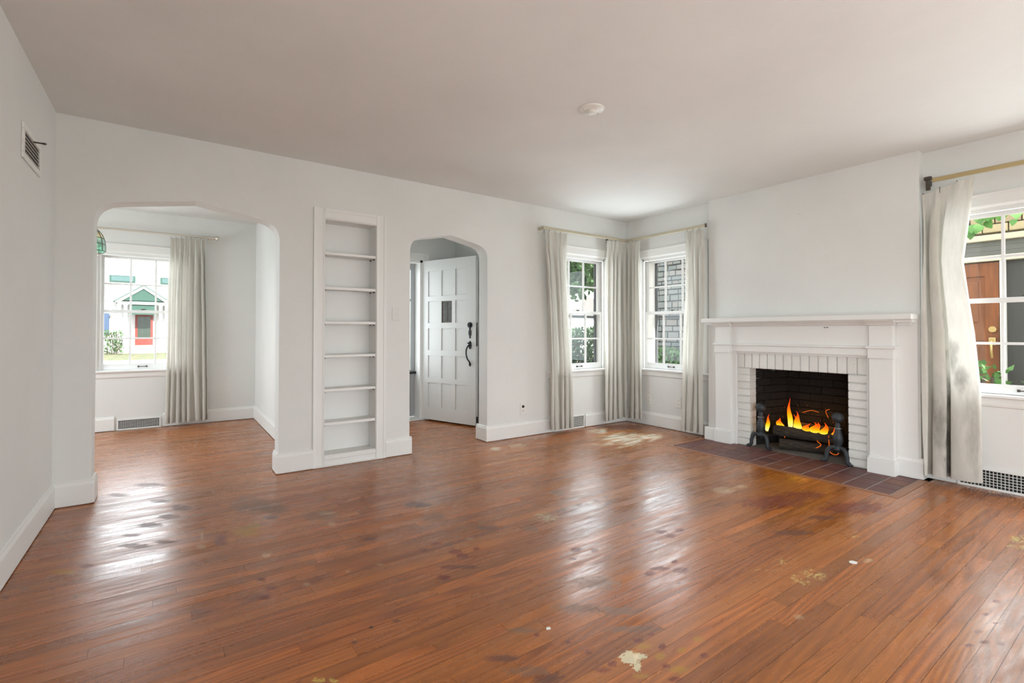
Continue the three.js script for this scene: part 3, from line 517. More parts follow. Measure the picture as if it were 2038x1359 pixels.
// fire
{
  const grad = dataTex(4, 64, (i, j) => { const t = j / 63; return [255, lerp(232, 74, smooth(0.12, 0.9, t)), lerp(150, 6, smooth(0.02, 0.5, t))]; }, true);
  grad.wrapT = THREE.ClampToEdgeWrapping;
  const hot = new THREE.MeshStandardMaterial({ color: 0x000000, emissive: 0xffffff, emissiveMap: grad, emissiveIntensity: 1.1, roughness: 1 });
  const red = new THREE.MeshStandardMaterial({ color: 0x000000, emissive: lin(0.75, 0.13, 0.01), emissiveIntensity: 0.9, roughness: 1 });
  const o = thing('fire', 'orange and yellow flames burning on the logs in the fireplace', 'fire', [4.86, 0.20, -2.08]);
  const flame = (x, z, h, r, lean, twist, y = 0) => {
    const g = new THREE.CylinderGeometry(0.001, 0.001, h, 12, 18, true), p = g.attributes.position;
    for (let i = 0; i < p.count; i++) {
      const t = clamp(p.getY(i) / h + 0.5), a = (i % 13) / 12 * Math.PI * 2, w = r * Math.max(0, Math.sin(Math.PI * Math.min(1, t * 0.82 + 0.16))) ** 1.2 * (1 - t) ** 0.55 + 0.0008;
      p.setXYZ(i, x + Math.cos(a) * w * 0.55 + lean[0] * t * t, y + t * h, z + Math.sin(a) * w + lean[1] * t * t + Math.sin(t * 7 + twist) * r * 0.42 * t);
    }
    g.computeVertexNormals();
    put('flame', g, hot, o);
  };
  flame(-0.02, -0.16, 0.30, 0.030, [0.02, -0.02], 0.4, -0.03); flame(-0.05, -0.07, 0.19, 0.040, [0, -0.03], 1.8, -0.03); flame(-0.05, 0.0, 0.11, 0.055, [0, 0.01], 0.7, -0.045);
  flame(-0.05, 0.07, 0.13, 0.055, [0, 0.02], 2.4, -0.045); flame(-0.05, 0.14, 0.14, 0.045, [0, 0.02], 3.1, -0.05); flame(-0.03, -0.24, 0.11, 0.045, [0, -0.03], 1.1, -0.035);
  flame(-0.04, 0.21, 0.10, 0.034, [0, 0.03], 4.2, -0.05); flame(-0.06, -0.36, 0.17, 0.026, [0, 0.03], 5.1, -0.07); flame(0.0, -0.11, 0.15, 0.038, [0, -0.01], 3.9, -0.03); flame(0.02, 0.04, 0.10, 0.05, [0, 0], 2.9, -0.03);
  const curl = (pts, r) => put('ember_streak', tube(pts, r, 20, 5), red, o);
  curl([[-0.07, -0.03, 0.12], [-0.08, -0.08, 0.10], [-0.08, -0.11, 0.13], [-0.085, -0.17, 0.05]], 0.0035); curl([[-0.07, -0.02, 0.19], [-0.09, -0.09, 0.20], [-0.09, -0.16, 0.21], [-0.09, -0.17, 0.26], [-0.08, -0.1, 0.29], [-0.07, -0.02, 0.25]], 0.003);
  curl([[-0.07, -0.02, -0.12], [-0.09, -0.06, -0.17], [-0.09, -0.1, -0.18]], 0.003); curl([[0.05, 0.14, -0.08], [0.05, 0.17, 0.0], [0.05, 0.16, 0.06]], 0.0025); curl([[0.05, 0.12, 0.14], [0.05, 0.18, 0.12], [0.05, 0.2, 0.15]], 0.0025);
  for (let k = 0; k < 46; k++) put('spark', new THREE.TetrahedronGeometry(rr(0.0016, 0.004)).translate(rr(-0.02, 0.12), rr(0.0, 0.24) * rr(0.4, 1), rr(-0.32, 0.26)), red, o);
  for (const [y, z, pw] of [[0.30, -2.20, 0.035], [0.30, -1.98, 0.035]]) { const l = new THREE.PointLight(lin(1, 0.42, 0.10), pw, 0, 2); l.position.set(5.0, y - 0.02, z); l.castShadow = true; l.shadow.radius = 4; scene.add(l); }
}

// ---------------------------------------------------------------- curtains and rods
// rows: [y at the first edge, first edge along the wall, y at the other edge, other edge]; across(along, y, off) gives a world point
function warped(w, s) { let k = 0; while (k < w.length - 2 && w[k + 1][0] < s) k++; const u = clamp((s - w[k][0]) / (w[k + 1][0] - w[k][0])); return lerp(w[k][1], w[k + 1][1], u); }
function curtain(name, label, rows, folds, across, { amp = 0.032, base = 0, seedN = 1, material = M.fabric, header = 0.09, group, sag = 0, wander = 0.6, warp } = {}) {
  const o = thing(name, label, 'curtain', [0, 0, 0], 0, group), S = folds * 18, T = 70, pos = [], uv = [], idx = [], at = (t, c) => {
    const f = t * (rows.length - 1), k = Math.min(Math.floor(f), rows.length - 2), u = f - k, q = (n) => rows[clamp(n, 0, rows.length - 1)][c];
    return lerp(q(k), q(k + 1), u * u * (3 - 2 * u) * 0.4 + u * 0.6);
  };
  if (!warp) { warp = []; let x = 0; for (let k = 0; k <= folds * 2; k++) { warp.push([x, k / 2]); x += 0.55 + 0.9 * hash(k + 3, seedN * 7); } for (const w of warp) w[0] /= x - (0.55 + 0.9 * hash(folds * 2 + 3, seedN * 7)); }
  for (let j = 0; j <= T; j++) for (let i = 0; i <= S; i++) {
    const t = j / T, s = i / S, yL = at(t, 0), yR = at(t, 2), a = at(t, 1), b = at(t, 3), y = lerp(yL, yR, s) - sag * Math.sin(Math.PI * s) * (1 - t), drop = lerp(rows[0][0], rows[0][2], s) - y;
    const open = smooth(0.02, header + 0.25, drop), wig = wander * (noise(s * folds * 0.8 + seedN * 9, t * 1.6 + seedN) - 0.5) * open;
    const ph = ((warp ? warped(warp, s) : s * folds) + wig) * Math.PI * 2, pinch = Math.max(0, Math.cos(ph)) ** 10, c = Math.cos(ph), shape = Math.sign(c) * Math.abs(c) ** 0.95;
    const mod = 0.65 + 0.7 * noise(Math.floor(s * folds + wig + 0.5) * 3.7 + seedN * 5, 2.5 + t * 0.8);
    const off = base + lerp(0.022 * pinch * (0.7 + 0.3 * Math.cos(ph * 5)), amp * shape * mod, open) + 0.006 * (noise(s * 9 + seedN, t * 5) - 0.5);
    const along = lerp(a, b, s) + Math.sign(b - a) * open * (Math.abs(b - a) / folds) * 0.16 * Math.sin(ph * 2) + 0.008 * (noise(t * 4 + seedN * 3, s * 3) - 0.5) * open;
    pos.push(...across(along, y, off)); uv.push(s * 1.4, y / 1.6);
  }
  for (let j = 0; j < T; j++) for (let i = 0; i < S; i++) { const q = j * (S + 1) + i; idx.push(q, q + 1, q + S + 1, q + 1, q + S + 2, q + S + 1); }
  const g = new THREE.BufferGeometry();
  g.setAttribute('position', new THREE.Float32BufferAttribute(pos, 3)); g.setAttribute('uv', new THREE.Float32BufferAttribute(uv, 2)); g.setIndex(idx); g.computeVertexNormals();
  put('fabric', g, material, o);
  // hem: the doubled cloth along the bottom
  const hem = [], huv = [], hidx = [], J0 = Math.round(T * 0.955);
  for (let j = J0; j <= T; j++) for (let i = 0; i <= S; i++) { const q = j * (S + 1) + i; hem.push(...[0, 1, 2].map((c) => pos[q * 3 + c] + g.attributes.normal.array[q * 3 + c] * 0.0016)); huv.push(uv[q * 2], uv[q * 2 + 1]); }
  for (let j = 0; j < T - J0; j++) for (let i = 0; i < S; i++) { const q = j * (S + 1) + i; hidx.push(q, q + 1, q + S + 1, q + 1, q + S + 2, q + S + 1); }
  const hg = new THREE.BufferGeometry(); hg.setAttribute('position', new THREE.Float32BufferAttribute(hem, 3)); hg.setAttribute('uv', new THREE.Float32BufferAttribute(huv, 2)); hg.setIndex(hidx); hg.computeVertexNormals();
  put('hem', hg, material, o);
  for (let k = 0; k < folds; k++) { const s = (k + 0.02) / folds, a = lerp(rows[0][1], rows[0][3], s), y = lerp(rows[0][0], rows[0][2], s), w = across(a, y, base - 0.004); put('drapery_hook', box(w[0] - 0.002, w[0] + 0.002, y - 0.03, y + 0.016, w[2] - 0.002, w[2] + 0.002), M.bolt, o); }
  return o;
}
const onBack = (z) => (a, y, off) => [a, y, z + off], onRight = (x) => (a, y, off) => [x - off, y, a];
const CZ = ZB + 0.09, cornerG = 'pleated curtains at the room corner';
curtain('curtain', 'off-white pleated curtain hanging between the entry arch and the corner window', [[2.185, 3.262, 2.190, 3.568], [1.768, 3.303, 1.788, 3.561], [1.213, 3.338, 1.216, 3.590], [0.704, 3.352, 0.691, 3.635], [0.045, 3.366, 0.035, 3.657]], 4, onBack(CZ), { seedN: 1, amp: 0.026, group: cornerG });
curtain('curtain', 'off-white pleated curtain in the room corner on the arch wall side', [[2.185, 4.209, 2.19, 4.53], [1.354, 4.182, 1.363, 4.525], [0.644, 4.181, 0.630, 4.525], [0.045, 4.19, 0.07, 4.52]], 4, onBack(CZ), { seedN: 4, amp: 0.026, group: cornerG });
curtain('curtain', 'off-white pleated curtain in the room corner on the chimney breast side', [[2.19, -3.985, 2.185, -3.797], [1.496, -3.98, 1.482, -3.795], [0.840, -3.98, 0.850, -3.784], [0.06, -3.98, 0.072, -3.780]], 3, onRight(4.555), { seedN: 7, amp: 0.026, group: cornerG });
curtain('curtain', 'off-white pleated curtain between the side window and the chimney breast', [[2.19, -3.163, 2.185, -2.95], [1.448, -3.166, 1.435, -2.955], [0.779, -3.199, 0.793, -2.96], [0.035, -3.208, 0.045, -2.962]], 3, onRight(4.55), { seedN: 9, amp: 0.026, group: cornerG });
// the stained curtain has slipped off its carrier at one end
const dirt = dataTex(384, 1024, (i, j) => {
  const u = i / 384, v = j / 1024; let q = 1 - 0.10 * (fbm(i * 0.05, j * 0.02) - 0.5), m = 0;
  const blot = (cu, cv, ru, rv, k) => { const d = Math.hypot((u - cu) / ru, (v - cv) / rv) + 1.2 * (fbm(i * 0.035 + cu * 40, j * 0.018 + cv * 30) - 0.5); m = Math.max(m, k * smooth(1.15, 0.2, d) * (0.5 + 0.9 * fbm(i * 0.11, j * 0.06))); };
  blot(0.42, 0.10, 0.10, 0.10, 0.5); blot(0.44, 0.24, 0.06, 0.18, 0.4); blot(0.68, 0.34, 0.10, 0.05, 0.24); blot(0.60, 0.43, 0.07, 0.06, 0.2); blot(0.30, 0.2, 0.09, 0.12, 0.22); blot(0.8, 0.2, 0.12, 0.16, 0.14); blot(0.38, 0.55, 0.03, 0.05, 0.35);
  q *= 238; return [q * (1 - m * 0.92), q * (1 - m * 0.93), (q - 3) * (1 - m * 0.96)];
}, true);
M.fabricDirty = M.fabric.clone(); M.fabricDirty.map = dirt.clone(); M.fabricDirty.map.repeat.set(1 / 1.4, 1.6 / 2.22); M.fabricDirty.map.needsUpdate = true; M.fabricDirty.color = lin(0.82, 0.785, 0.73);
curtain('curtain', 'long off-white curtain with grey mildew stains, slipping off its rod beside the mantelpiece', [[2.13, -1.172, 2.20, -0.884], [1.98, -1.168, 1.956, -0.906], [1.633, -1.166, 1.605, -0.941], [1.332, -1.172, 1.318, -0.906], [1.106, -1.172, 1.106, -0.879], [0.655, -1.175, 0.689, -0.849], [0.314, -1.178, 0.377, -0.846], [0.045, -1.178, 0.06, -0.843]], 3, onRight(4.60), { seedN: 13, amp: 0.034, material: M.fabricDirty, wander: 0.16, warp: [[0, 0.05], [0.12, 0.5], [0.22, 0.88], [0.34, 1.12], [0.44, 1.5], [0.52, 1.85], [0.72, 2.0], [0.9, 2.12], [1, 2.3]] });
curtain('curtain', 'off-white pleated curtain on a ball-ended rod in the dining room', [[2.19, -0.003, 2.205, 0.336], [1.447, -0.026, 1.461, 0.352], [0.752, -0.030, 0.739, 0.362], [0.04, -0.034, 0.05, 0.377]], 7, onBack(-6.835), { seedN: 17, amp: 0.024 });

{
  const ry = 2.218, prof = (o, A, L) => { const g = new RoundedBoxGeometry(L, 0.034, 0.016, 2, 0.006); return g; };
  const a = thing('curtain_rod', 'flat cream traverse rod over the corner window on the arch wall', 'curtain rod', [0, 0, 0], 0, 'corner traverse rods');
  put('rail', box(3.245, 4.575, ry - 0.017, ry + 0.017, CZ - 0.008, CZ + 0.008, 0.006), M.rod, a);
  put('return', box(3.245, 3.261, ry - 0.017, ry + 0.017, ZB, CZ - 0.006, 0.006), M.rod, a);
  put('carrier', box(4.20, 4.235, ry - 0.034, ry - 0.018, CZ - 0.006, CZ + 0.008, 0.003), M.bolt, a);
  const b = thing('curtain_rod', 'flat cream traverse rod from the room corner to the chimney breast', 'curtain rod', [0, 0, 0], 0, 'corner traverse rods');
  put('rail', box(4.552, 4.568, ry - 0.017, ry + 0.017, -4.02, -2.945, 0.006), M.rod, b);
  put('end_cap', box(4.55, 4.57, ry - 0.02, ry + 0.02, -2.95, -2.936, 0.004), M.bolt, b);
  const c = thing('curtain_rod', 'brass-coloured traverse rod over the window right of the fireplace', 'curtain rod', [0, 0, 0]);
  const M2 = mat(lin(0.50, 0.39, 0.20), 0.35, { metalness: 0.45 });
  put('rail', box(4.602, 4.618, 2.214, 2.246, -1.12, -0.1, 0.006), M2, c);
  put('return', box(4.612, XW2, 2.214, 2.246, -0.116, -0.1, 0.005), M2, c);
  put('end_bracket', [box(4.60, XW2, 2.205, 2.245, -1.155, -1.14, 0.003), box(4.595, 4.625, 2.235, 2.262, -1.165, -1.12, 0.006), box(4.60, 4.62, 2.16, 2.21, -1.155, -1.128, 0.004)], M.bolt, c);
  const d = thing('curtain_rod', 'round nickel rod with ball end over the dining room window', 'curtain rod', [0, 2.228, -6.84]);
  put('rail', move(cyl(0.013, 0.013, 1.36, 14).rotateZ(Math.PI / 2), -0.25, 0, 0), M.nickel, d);
  for (const s of [0.43, -0.93]) put('finial', [new THREE.SphereGeometry(0.027, 18, 12).translate(s + 0.03 * Math.sign(s), 0, 0), cyl(0.017, 0.017, 0.02, 14).rotateZ(Math.PI / 2).translate(s, 0, 0)], M.nickel, d);
  for (const s of [0.38, -0.88]) put('bracket', [box(s - 0.008, s + 0.008, -0.02, -0.008, -0.09, 0.01, 0.002), box(s - 0.012, s + 0.012, -0.045, 0.03, -0.09, -0.084, 0.002)], M.nickel, d);
}

// ---------------------------------------------------------------- entry: frame, open front door, storm door
{
  const fr = structGroup('trim_1', 'white painted frame and sill of the front doorway', 'door frame', [0, 0, -5.6]);
  put('jamb', box(2.55, 2.585, 0, 2.0, -0.2, 0.0, 0.003), M.trim, fr); put('jamb', box(1.66, 1.695, 0, 2.0, -0.2, 0.0, 0.003), M.trim, fr);
  put('head', box(1.66, 2.585, 1.965, 2.0, -0.2, 0, 0.003), M.trim, fr);
  put('casing', box(2.585, 2.67, 0, 2.09, 0, 0.02, 0.003), M.trim, fr); put('casing', box(1.575, 1.66, 0, 2.09, 0, 0.02, 0.003), M.trim, fr); put('casing', box(1.66, 2.585, 2.0, 2.09, 0, 0.02, 0.003), M.trim, fr);
  put('threshold', box(1.66, 2.585, 0, 0.022, -0.2, 0.03, 0.006), M.trim, fr);
}
{
  const W = 0.872, D0 = 0.02, D1 = 1.985, T = 0.044, h = D1 - D0, m = mat(lin(0.76, 0.755, 0.73), 0.42);
  const d = structGroup('door_1', 'open white front door with fifteen square panels and iron handle', 'door', [2.579, 0, -5.615], -1.2195);
  const cols = [[0.13, 0.325], [0.385, 0.58], [0.64, 0.84]].map((c) => c.map((u) => u * W)), rows = [[0.067, 0.227], [0.258, 0.394], [0.428, 0.564], [0.598, 0.738], [0.768, 0.922]].map((r) => r.map((v) => D1 - v * h));
  const win = { x0: cols[1][0] + 0.01, x1: cols[1][1] - 0.01, y0: rows[1][1] + 0.012, y1: rows[1][0] - 0.012 };
  put('core', prism([[0, D0], [W, D0], [W, D1], [0, D1]], V3(0, 0, -T), Xp, UPV, T - 0.012, [rectHole(win.x0, win.x1, win.y0, win.y1)]), m, d);
  put('face_frame', prism([[0, D0], [W, D0], [W, D1], [0, D1]], V3(0, 0, -0.0125), Xp, UPV, 0.0125, cols.flatMap(([a, b]) => rows.map(([t, u]) => rectHole(a, b, u, t)))), m, d);
  cols.forEach(([a, b], c) => rows.forEach(([t, u], r) => {
    if (c === 1 && r === 1) return;
    put('panel', prism([[a + 0.008, u + 0.008], [b - 0.008, u + 0.008], [b - 0.008, t - 0.008], [a + 0.008, t - 0.008]], V3(0, 0, -0.0125), Xp, UPV, 0.0035), m, d);
  }));
  const lw = put('window_frame', prism([[win.x0 - 0.008, win.y0 - 0.008], [win.x1 + 0.008, win.y0 - 0.008], [win.x1 + 0.008, win.y1 + 0.008], [win.x0 - 0.008, win.y1 + 0.008]], V3(0, 0, -0.016), Xp, UPV, 0.006, [rectHole(win.x0 + 0.004, win.x1 - 0.004, win.y0 + 0.004, win.y1 - 0.004)]), M.bolt, d);
  for (let c = 0; c < 2; c++) for (let r = 0; r < 3; r++) { const a = lerp(win.x0, win.x1, c / 2), b = lerp(win.x0, win.x1, (c + 1) / 2), u = lerp(win.y0, win.y1, r / 3), v = lerp(win.y0, win.y1, (r + 1) / 3); put('pane', new THREE.PlaneGeometry(b - a - 0.006, v - u - 0.006).translate((a + b) / 2, (u + v) / 2, -0.018), M.glass, lw); }
  put('lead_bar', [box((win.x0 + win.x1) / 2 - 0.003, (win.x0 + win.x1) / 2 + 0.003, win.y0, win.y1, -0.02, -0.012), ...[1, 2].map((r) => { const y = lerp(win.y0, win.y1, r / 3); return box(win.x0, win.x1, y - 0.003, y + 0.003, -0.02, -0.012); })], M.bolt, lw);
  const hx = 0.905 * W, Y = (v) => D1 - v * h;
  put('deadbolt', [cyl(0.032, 0.034, 0.012, 20).rotateX(Math.PI / 2).translate(hx, Y(0.409), 0.006), cyl(0.018, 0.02, 0.02, 16).rotateX(Math.PI / 2).translate(hx, Y(0.409), 0.016)], M.blackMetal, d);
  put('escutcheon', [cyl(0.026, 0.028, 0.006, 16).rotateX(Math.PI / 2).scale(0.8, 1.6, 1).translate(hx, Y(0.455), 0.003), new THREE.SphereGeometry(0.014, 12, 8).scale(1, 1, 0.5).translate(hx, Y(0.43), 0.004), new THREE.SphereGeometry(0.012, 12, 8).scale(1, 1.3, 0.5).translate(hx, Y(0.481), 0.004)], M.blackMetal, d);
  const hd = put('grip_handle', tube([[hx, Y(0.530), 0.004], [hx, Y(0.532), 0.034], [hx - 0.008, Y(0.55), 0.054], [hx - 0.012, Y(0.58), 0.056], [hx - 0.004, Y(0.61), 0.042], [hx, Y(0.628), 0.012], [hx, Y(0.645), 0.006]], 0.0085, 30, 8), M.blackMetal, d);
  put('handle_plate', [cyl(0.024, 0.026, 0.006, 16).rotateX(Math.PI / 2).scale(0.9, 1.9, 1).translate(hx, Y(0.528), 0.003), cyl(0.014, 0.016, 0.006, 14).rotateX(Math.PI / 2).scale(1, 1.6, 1).translate(hx, Y(0.642), 0.003)], M.blackMetal, hd);
  put('thumb_latch', box(hx - 0.012, hx + 0.012, Y(0.52), Y(0.512), 0.004, 0.04, 0.003), M.blackMetal, hd);
  put('latch_plate', [box(W - 0.0005, W + 0.0015, Y(0.535), Y(0.425), -0.034, -0.01)], M.bolt, d);
  put('edge_pull', box(W - 0.0005, W + 0.003, Y(0.425), Y(0.395), -0.03, -0.014), M.blackMetal, d);
  put('kick_plug', box(W - 0.0005, W + 0.002, D0 + 0.01, D0 + 0.1, -0.04, -0.012), M.blackMetal, d);
  for (const y of [1.75, 1.0, 0.25]) put('hinge', [cyl(0.007, 0.007, 0.09, 10).translate(-0.004, y, 0.004), box(0, 0.003, y - 0.045, y + 0.045, -0.04, 0.0)], M.bolt, d);
  const st = structGroup('door_2', 'grey aluminium storm door with glass beyond the open front door', 'storm door', [0, 0, -5.765]);
  const al = mat(lin(0.42, 0.43, 0.44), 0.4, { metalness: 0.5 });
  put('stile', box(2.49, 2.55, 0.03, 1.96, -0.015, 0.015, 0.003), al, st); put('stile', box(1.70, 1.76, 0.03, 1.96, -0.015, 0.015, 0.003), al, st);
  put('rail', box(1.76, 2.49, 1.89, 1.96, -0.015, 0.015, 0.003), al, st); put('rail', box(1.76, 2.49, 1.49, 1.52, -0.012, 0.012, 0.003), al, st); put('rail', box(1.76, 2.49, 0.56, 0.62, -0.015, 0.015, 0.003), al, st); put('rail', box(1.76, 2.49, 0.03, 0.12, -0.015, 0.015, 0.003), al, st);
  put('kick_panel', box(1.76, 2.49, 0.12, 0.56, -0.006, 0.006), al, st);
  put('pane', new THREE.PlaneGeometry(0.73, 0.87).translate(2.125, 1.055, 0), M.glass, st); put('pane', new THREE.PlaneGeometry(0.73, 0.37).translate(2.125, 1.705, 0), M.glass, st);
  put('closer', [cyl(0.014, 0.014, 0.34, 12).rotateZ(Math.PI / 2).translate(2.33, 0.585, 0.05), box(2.49, 2.565, 0.572, 0.6, 0.016, 0.06, 0.004)], M.blackMetal, st);
}

// ---------------------------------------------------------------- registers, plates, vent, ceiling cover, pendant
function register(label, pos, turn, w, h, nx, ny) {
  const o = thing('floor_register', label, 'register', pos, turn), b = 0.016;
  put('frame', [box(-w / 2, w / 2, 0, b, 0, 0.012, 0.002), box(-w / 2, w / 2, h - b, h, 0, 0.012, 0.002), box(-w / 2, -w / 2 + b, b, h - b, 0, 0.012, 0.002), box(w / 2 - b, w / 2, b, h - b, 0, 0.012, 0.002)], M.trim, o);
  put('backing', box(-w / 2 + 0.004, w / 2 - 0.004, 0.004, h - 0.004, -0.008, 0.0015), M.dark, o);
  for (let i = 1; i < nx; i++) { const x = lerp(-w / 2 + b, w / 2 - b, i / nx); put('grille_bar', box(x - 0.0013, x + 0.0013, b, h - b, 0.002, 0.009), M.trim, o); }
  for (let j = 1; j < ny; j++) { const y = lerp(b, h - b, j / ny); put('grille_bar', box(-w / 2 + b, w / 2 - b, y - 0.0013, y + 0.0013, 0.002, 0.010), M.trim, o); }
  return o;
}
register('white square-grid floor register at the wall below the dining room window', [-0.28, 0, ZD], 0, 0.40, 0.122, 24, 6);
register('white square-grid floor register half behind the corner window curtain', [3.70, 0, ZB], 0, 0.46, 0.15, 26, 6);
register('white square-grid floor register beside the hem of the stained curtain', [XW2, 0, -0.61], -Math.PI / 2, 0.80, 0.148, 40, 6);

function plate(label, pos, turn, kind) {
  const o = thing(kind === 'blank' ? 'switch_plate' : 'wall_outlet', label, kind === 'blank' ? 'switch plate' : 'outlet', pos, turn);
  put('cover_plate', box(-0.036, 0.036, -0.06, 0.06, 0, 0.006, 0.003), kind === 'blank' ? M.wall : M.plate, o);
  if (kind === 'duplex') for (const y of [-0.022, 0.022]) {
    const r = put('receptacle', cyl(0.016, 0.016, 0.003, 16).rotateX(Math.PI / 2).translate(0, y, 0.0065), M.plate, o);
    put('slot', [box(-0.008, -0.0055, y - 0.004, y + 0.006, 0.007, 0.0085), box(0.0055, 0.008, y - 0.004, y + 0.006, 0.007, 0.0085)], M.dark, r);
  }
  if (kind === 'cable') { put('cable_jack', cyl(0.015, 0.015, 0.004, 16).rotateX(Math.PI / 2).translate(0, 0.022, 0.007), M.dark, o); put('slot', [box(-0.009, -0.0055, -0.03, -0.018, 0.005, 0.0075), box(0.004, 0.0075, -0.03, -0.018, 0.005, 0.0075)], M.rust, o); }
  if (kind === 'blank') put('toggle', box(-0.005, 0.005, -0.012, 0.012, 0.005, 0.008, 0.0015), M.wall, o);
  return o;
}
plate('white wall plate with one round black hole near the entry arch baseboard', [3.045, 0.293, ZB], 0, 'cable');
plate('white outlet below the side window, the one nearer the room corner', [XW1, 0.30, -3.752], -Math.PI / 2, 'duplex');
plate('white outlet below the side window, the one nearer the chimney breast', [XW1, 0.314, -3.342], -Math.PI / 2, 'duplex');
plate('white switch plate between the bookcase and the entry arch', [1.637, 1.26, ZB], 0, 'blank');
{
  const o = thing('wall_vent', 'small white louvred air vent near the ceiling with a lever', 'vent', [XL, 2.029, -3.452], Math.PI / 2);
  const w = 0.39, h = 0.172;
  put('frame', [box(-w / 2, w / 2, -h / 2, -h / 2 + 0.03, 0, 0.01, 0.003), box(-w / 2, w / 2, h / 2 - 0.03, h / 2, 0, 0.01, 0.003), box(-w / 2, -w / 2 + 0.03, -h / 2 + 0.03, h / 2 - 0.03, 0, 0.01, 0.003), box(w / 2 - 0.03, w / 2, -h / 2 + 0.03, h / 2 - 0.03, 0, 0.01, 0.003)], M.plate, o);
  put('backing', box(-w / 2 + 0.02, w / 2 - 0.02, -h / 2 + 0.02, h / 2 - 0.02, -0.004, 0.001), mat(lin(0.16, 0.15, 0.14), 0.8), o);
  for (let k = 0; k < 6; k++) { const g = new THREE.BoxGeometry(w - 0.06, 0.009, 0.0016); g.rotateX(-0.7); put('louvre', g.translate(0, lerp(-0.048, 0.048, k / 5), 0.006), M.plate, o); }
  put('lever', [cyl(0.004, 0.004, 0.04, 8).rotateX(Math.PI / 2).translate(0.0, 0.048, 0.028), new THREE.SphereGeometry(0.008, 10, 8).scale(1, 0.7, 1.4).translate(0.0, 0.048, 0.05)], M.bolt, o);
}
{
  const o = thing('ceiling_plate', 'round white cover plate on the ceiling', 'ceiling plate', [2.104, H, -2.132]);
  put('disc', lathe([[0.0, -0.03], [0.02, -0.03], [0.03, -0.024], [0.034, -0.014], [0.05, -0.012], [0.07, -0.008], [0.078, -0.004], [0.078, 0]], 36), M.plate, o);
  for (const s of [-1, 1]) put('screw', new THREE.SphereGeometry(0.005, 8, 6).translate(s * 0.056, -0.012, 0), M.nickel, o);
}
{ // stained glass pendant in the dining room
  const o = thing('pendant_lamp', 'stained glass pendant lamp hanging in the dining room', 'lamp', [-0.66, 0, -5.42]);
  const glass = (r, g, b) => new THREE.MeshPhysicalMaterial({ color: lin(r, g, b), roughness: 0.4, transmission: 0.75, thickness: 0, side: THREE.DoubleSide });
  const creams = [glass(0.92, 0.80, 0.55), glass(0.93, 0.84, 0.62)], greens = [glass(0.45, 0.85, 0.65), glass(0.60, 0.90, 0.80), glass(0.93, 0.90, 0.78), glass(0.12, 0.10, 0.10)];
  const prof = [[0.035, 2.02], [0.11, 2.0], [0.165, 1.95], [0.19, 1.895], [0.198, 1.845], [0.2, 1.785]];
  const N = 16, lead = [];
  for (let k = 0; k < N; k++) for (let r = 0; r + 1 < prof.length; r++) {
    const a = (k + 0.03) / N * Math.PI * 2, b = (k + 0.97) / N * Math.PI * 2, [r0, y0] = prof[r], [r1, y1] = prof[r + 1], g = new THREE.BufferGeometry(), P = (q, t, y) => [q * Math.cos(t), y, q * Math.sin(t)], dip = r === prof.length - 2 ? 0.02 * (k % 2) : 0;
    const v = [P(r0, a, y0 - 0.002), P(r0, b, y0 - 0.002), P(r1, b, y1 + 0.002 - dip), P(r1, a, y1 + 0.002 - dip)];
    g.setAttribute('position', new THREE.Float32BufferAttribute([v[0], v[1], v[2], v[0], v[2], v[3]].flat(), 3)); g.computeVertexNormals();
    g.setAttribute('uv', new THREE.Float32BufferAttribute([0, 0, 1, 0, 1, 1, 0, 0, 1, 1, 0, 1], 2));
    put('glass_piece', g, r < 3 ? creams[(k + r) % 2] : greens[Math.floor(hash(k, r) * 3.4)], o);
  }
  for (let k = 0; k < N; k++) { const t = k / N * Math.PI * 2; lead.push(tube(prof.map(([r, y]) => [r * Math.cos(t), y, r * Math.sin(t)]), 0.003, 14, 5)); }
  for (const [r, y] of prof) lead.push(new THREE.TorusGeometry(r, 0.003, 5, 32).rotateX(Math.PI / 2).translate(0, y, 0));
  put('lead_strips', lead, M.bolt, o);
  put('cap', lathe([[0, 2.06], [0.02, 2.055], [0.04, 2.03], [0.042, 2.015], [0, 2.012]], 20), M.bolt, o);
  put('chain', cyl(0.004, 0.004, H - 2.05, 8).translate(0, (H + 2.05) / 2, 0), M.bolt, o);
  put('canopy', lathe([[0, H - 0.03], [0.05, H - 0.02], [0.06, H], [0, H]], 20), M.bolt, o);
}
// loose chips on the floor
for (const [x, z, r, lb, m] of [[2.677, -0.955, 0.016, 'thin pale paint chip lying on the floor boards', M.plate], [1.155, -1.395, 0.008, 'tiny white crumb on the boards beside the cream paint spill', M.plate], [1.842, -4.46, 0.01, 'tiny white crumb on the entry floor before the open door', M.plate], [0.62, -1.78, 0.006, 'tiny dark crumb on the bare boards in the middle of the room', M.bolt]]) {
  const s = new THREE.Shape([0, 1, 2, 3, 4, 5, 6].map((k) => new THREE.Vector2(r * (0.7 + 0.5 * hash(k, Math.round(x * 100))) * Math.cos(k * 0.9) * 1.4, r * (0.6 + 0.5 * hash(k + 9, 3)) * Math.sin(k * 0.9))));
  const g = new THREE.ExtrudeGeometry(s, { depth: 0.0015, bevelEnabled: false }); g.rotateX(-Math.PI / 2).translate(x, 0.0003, z);
  tag(put('floor_chip', g, m), lb, 'chip');
}

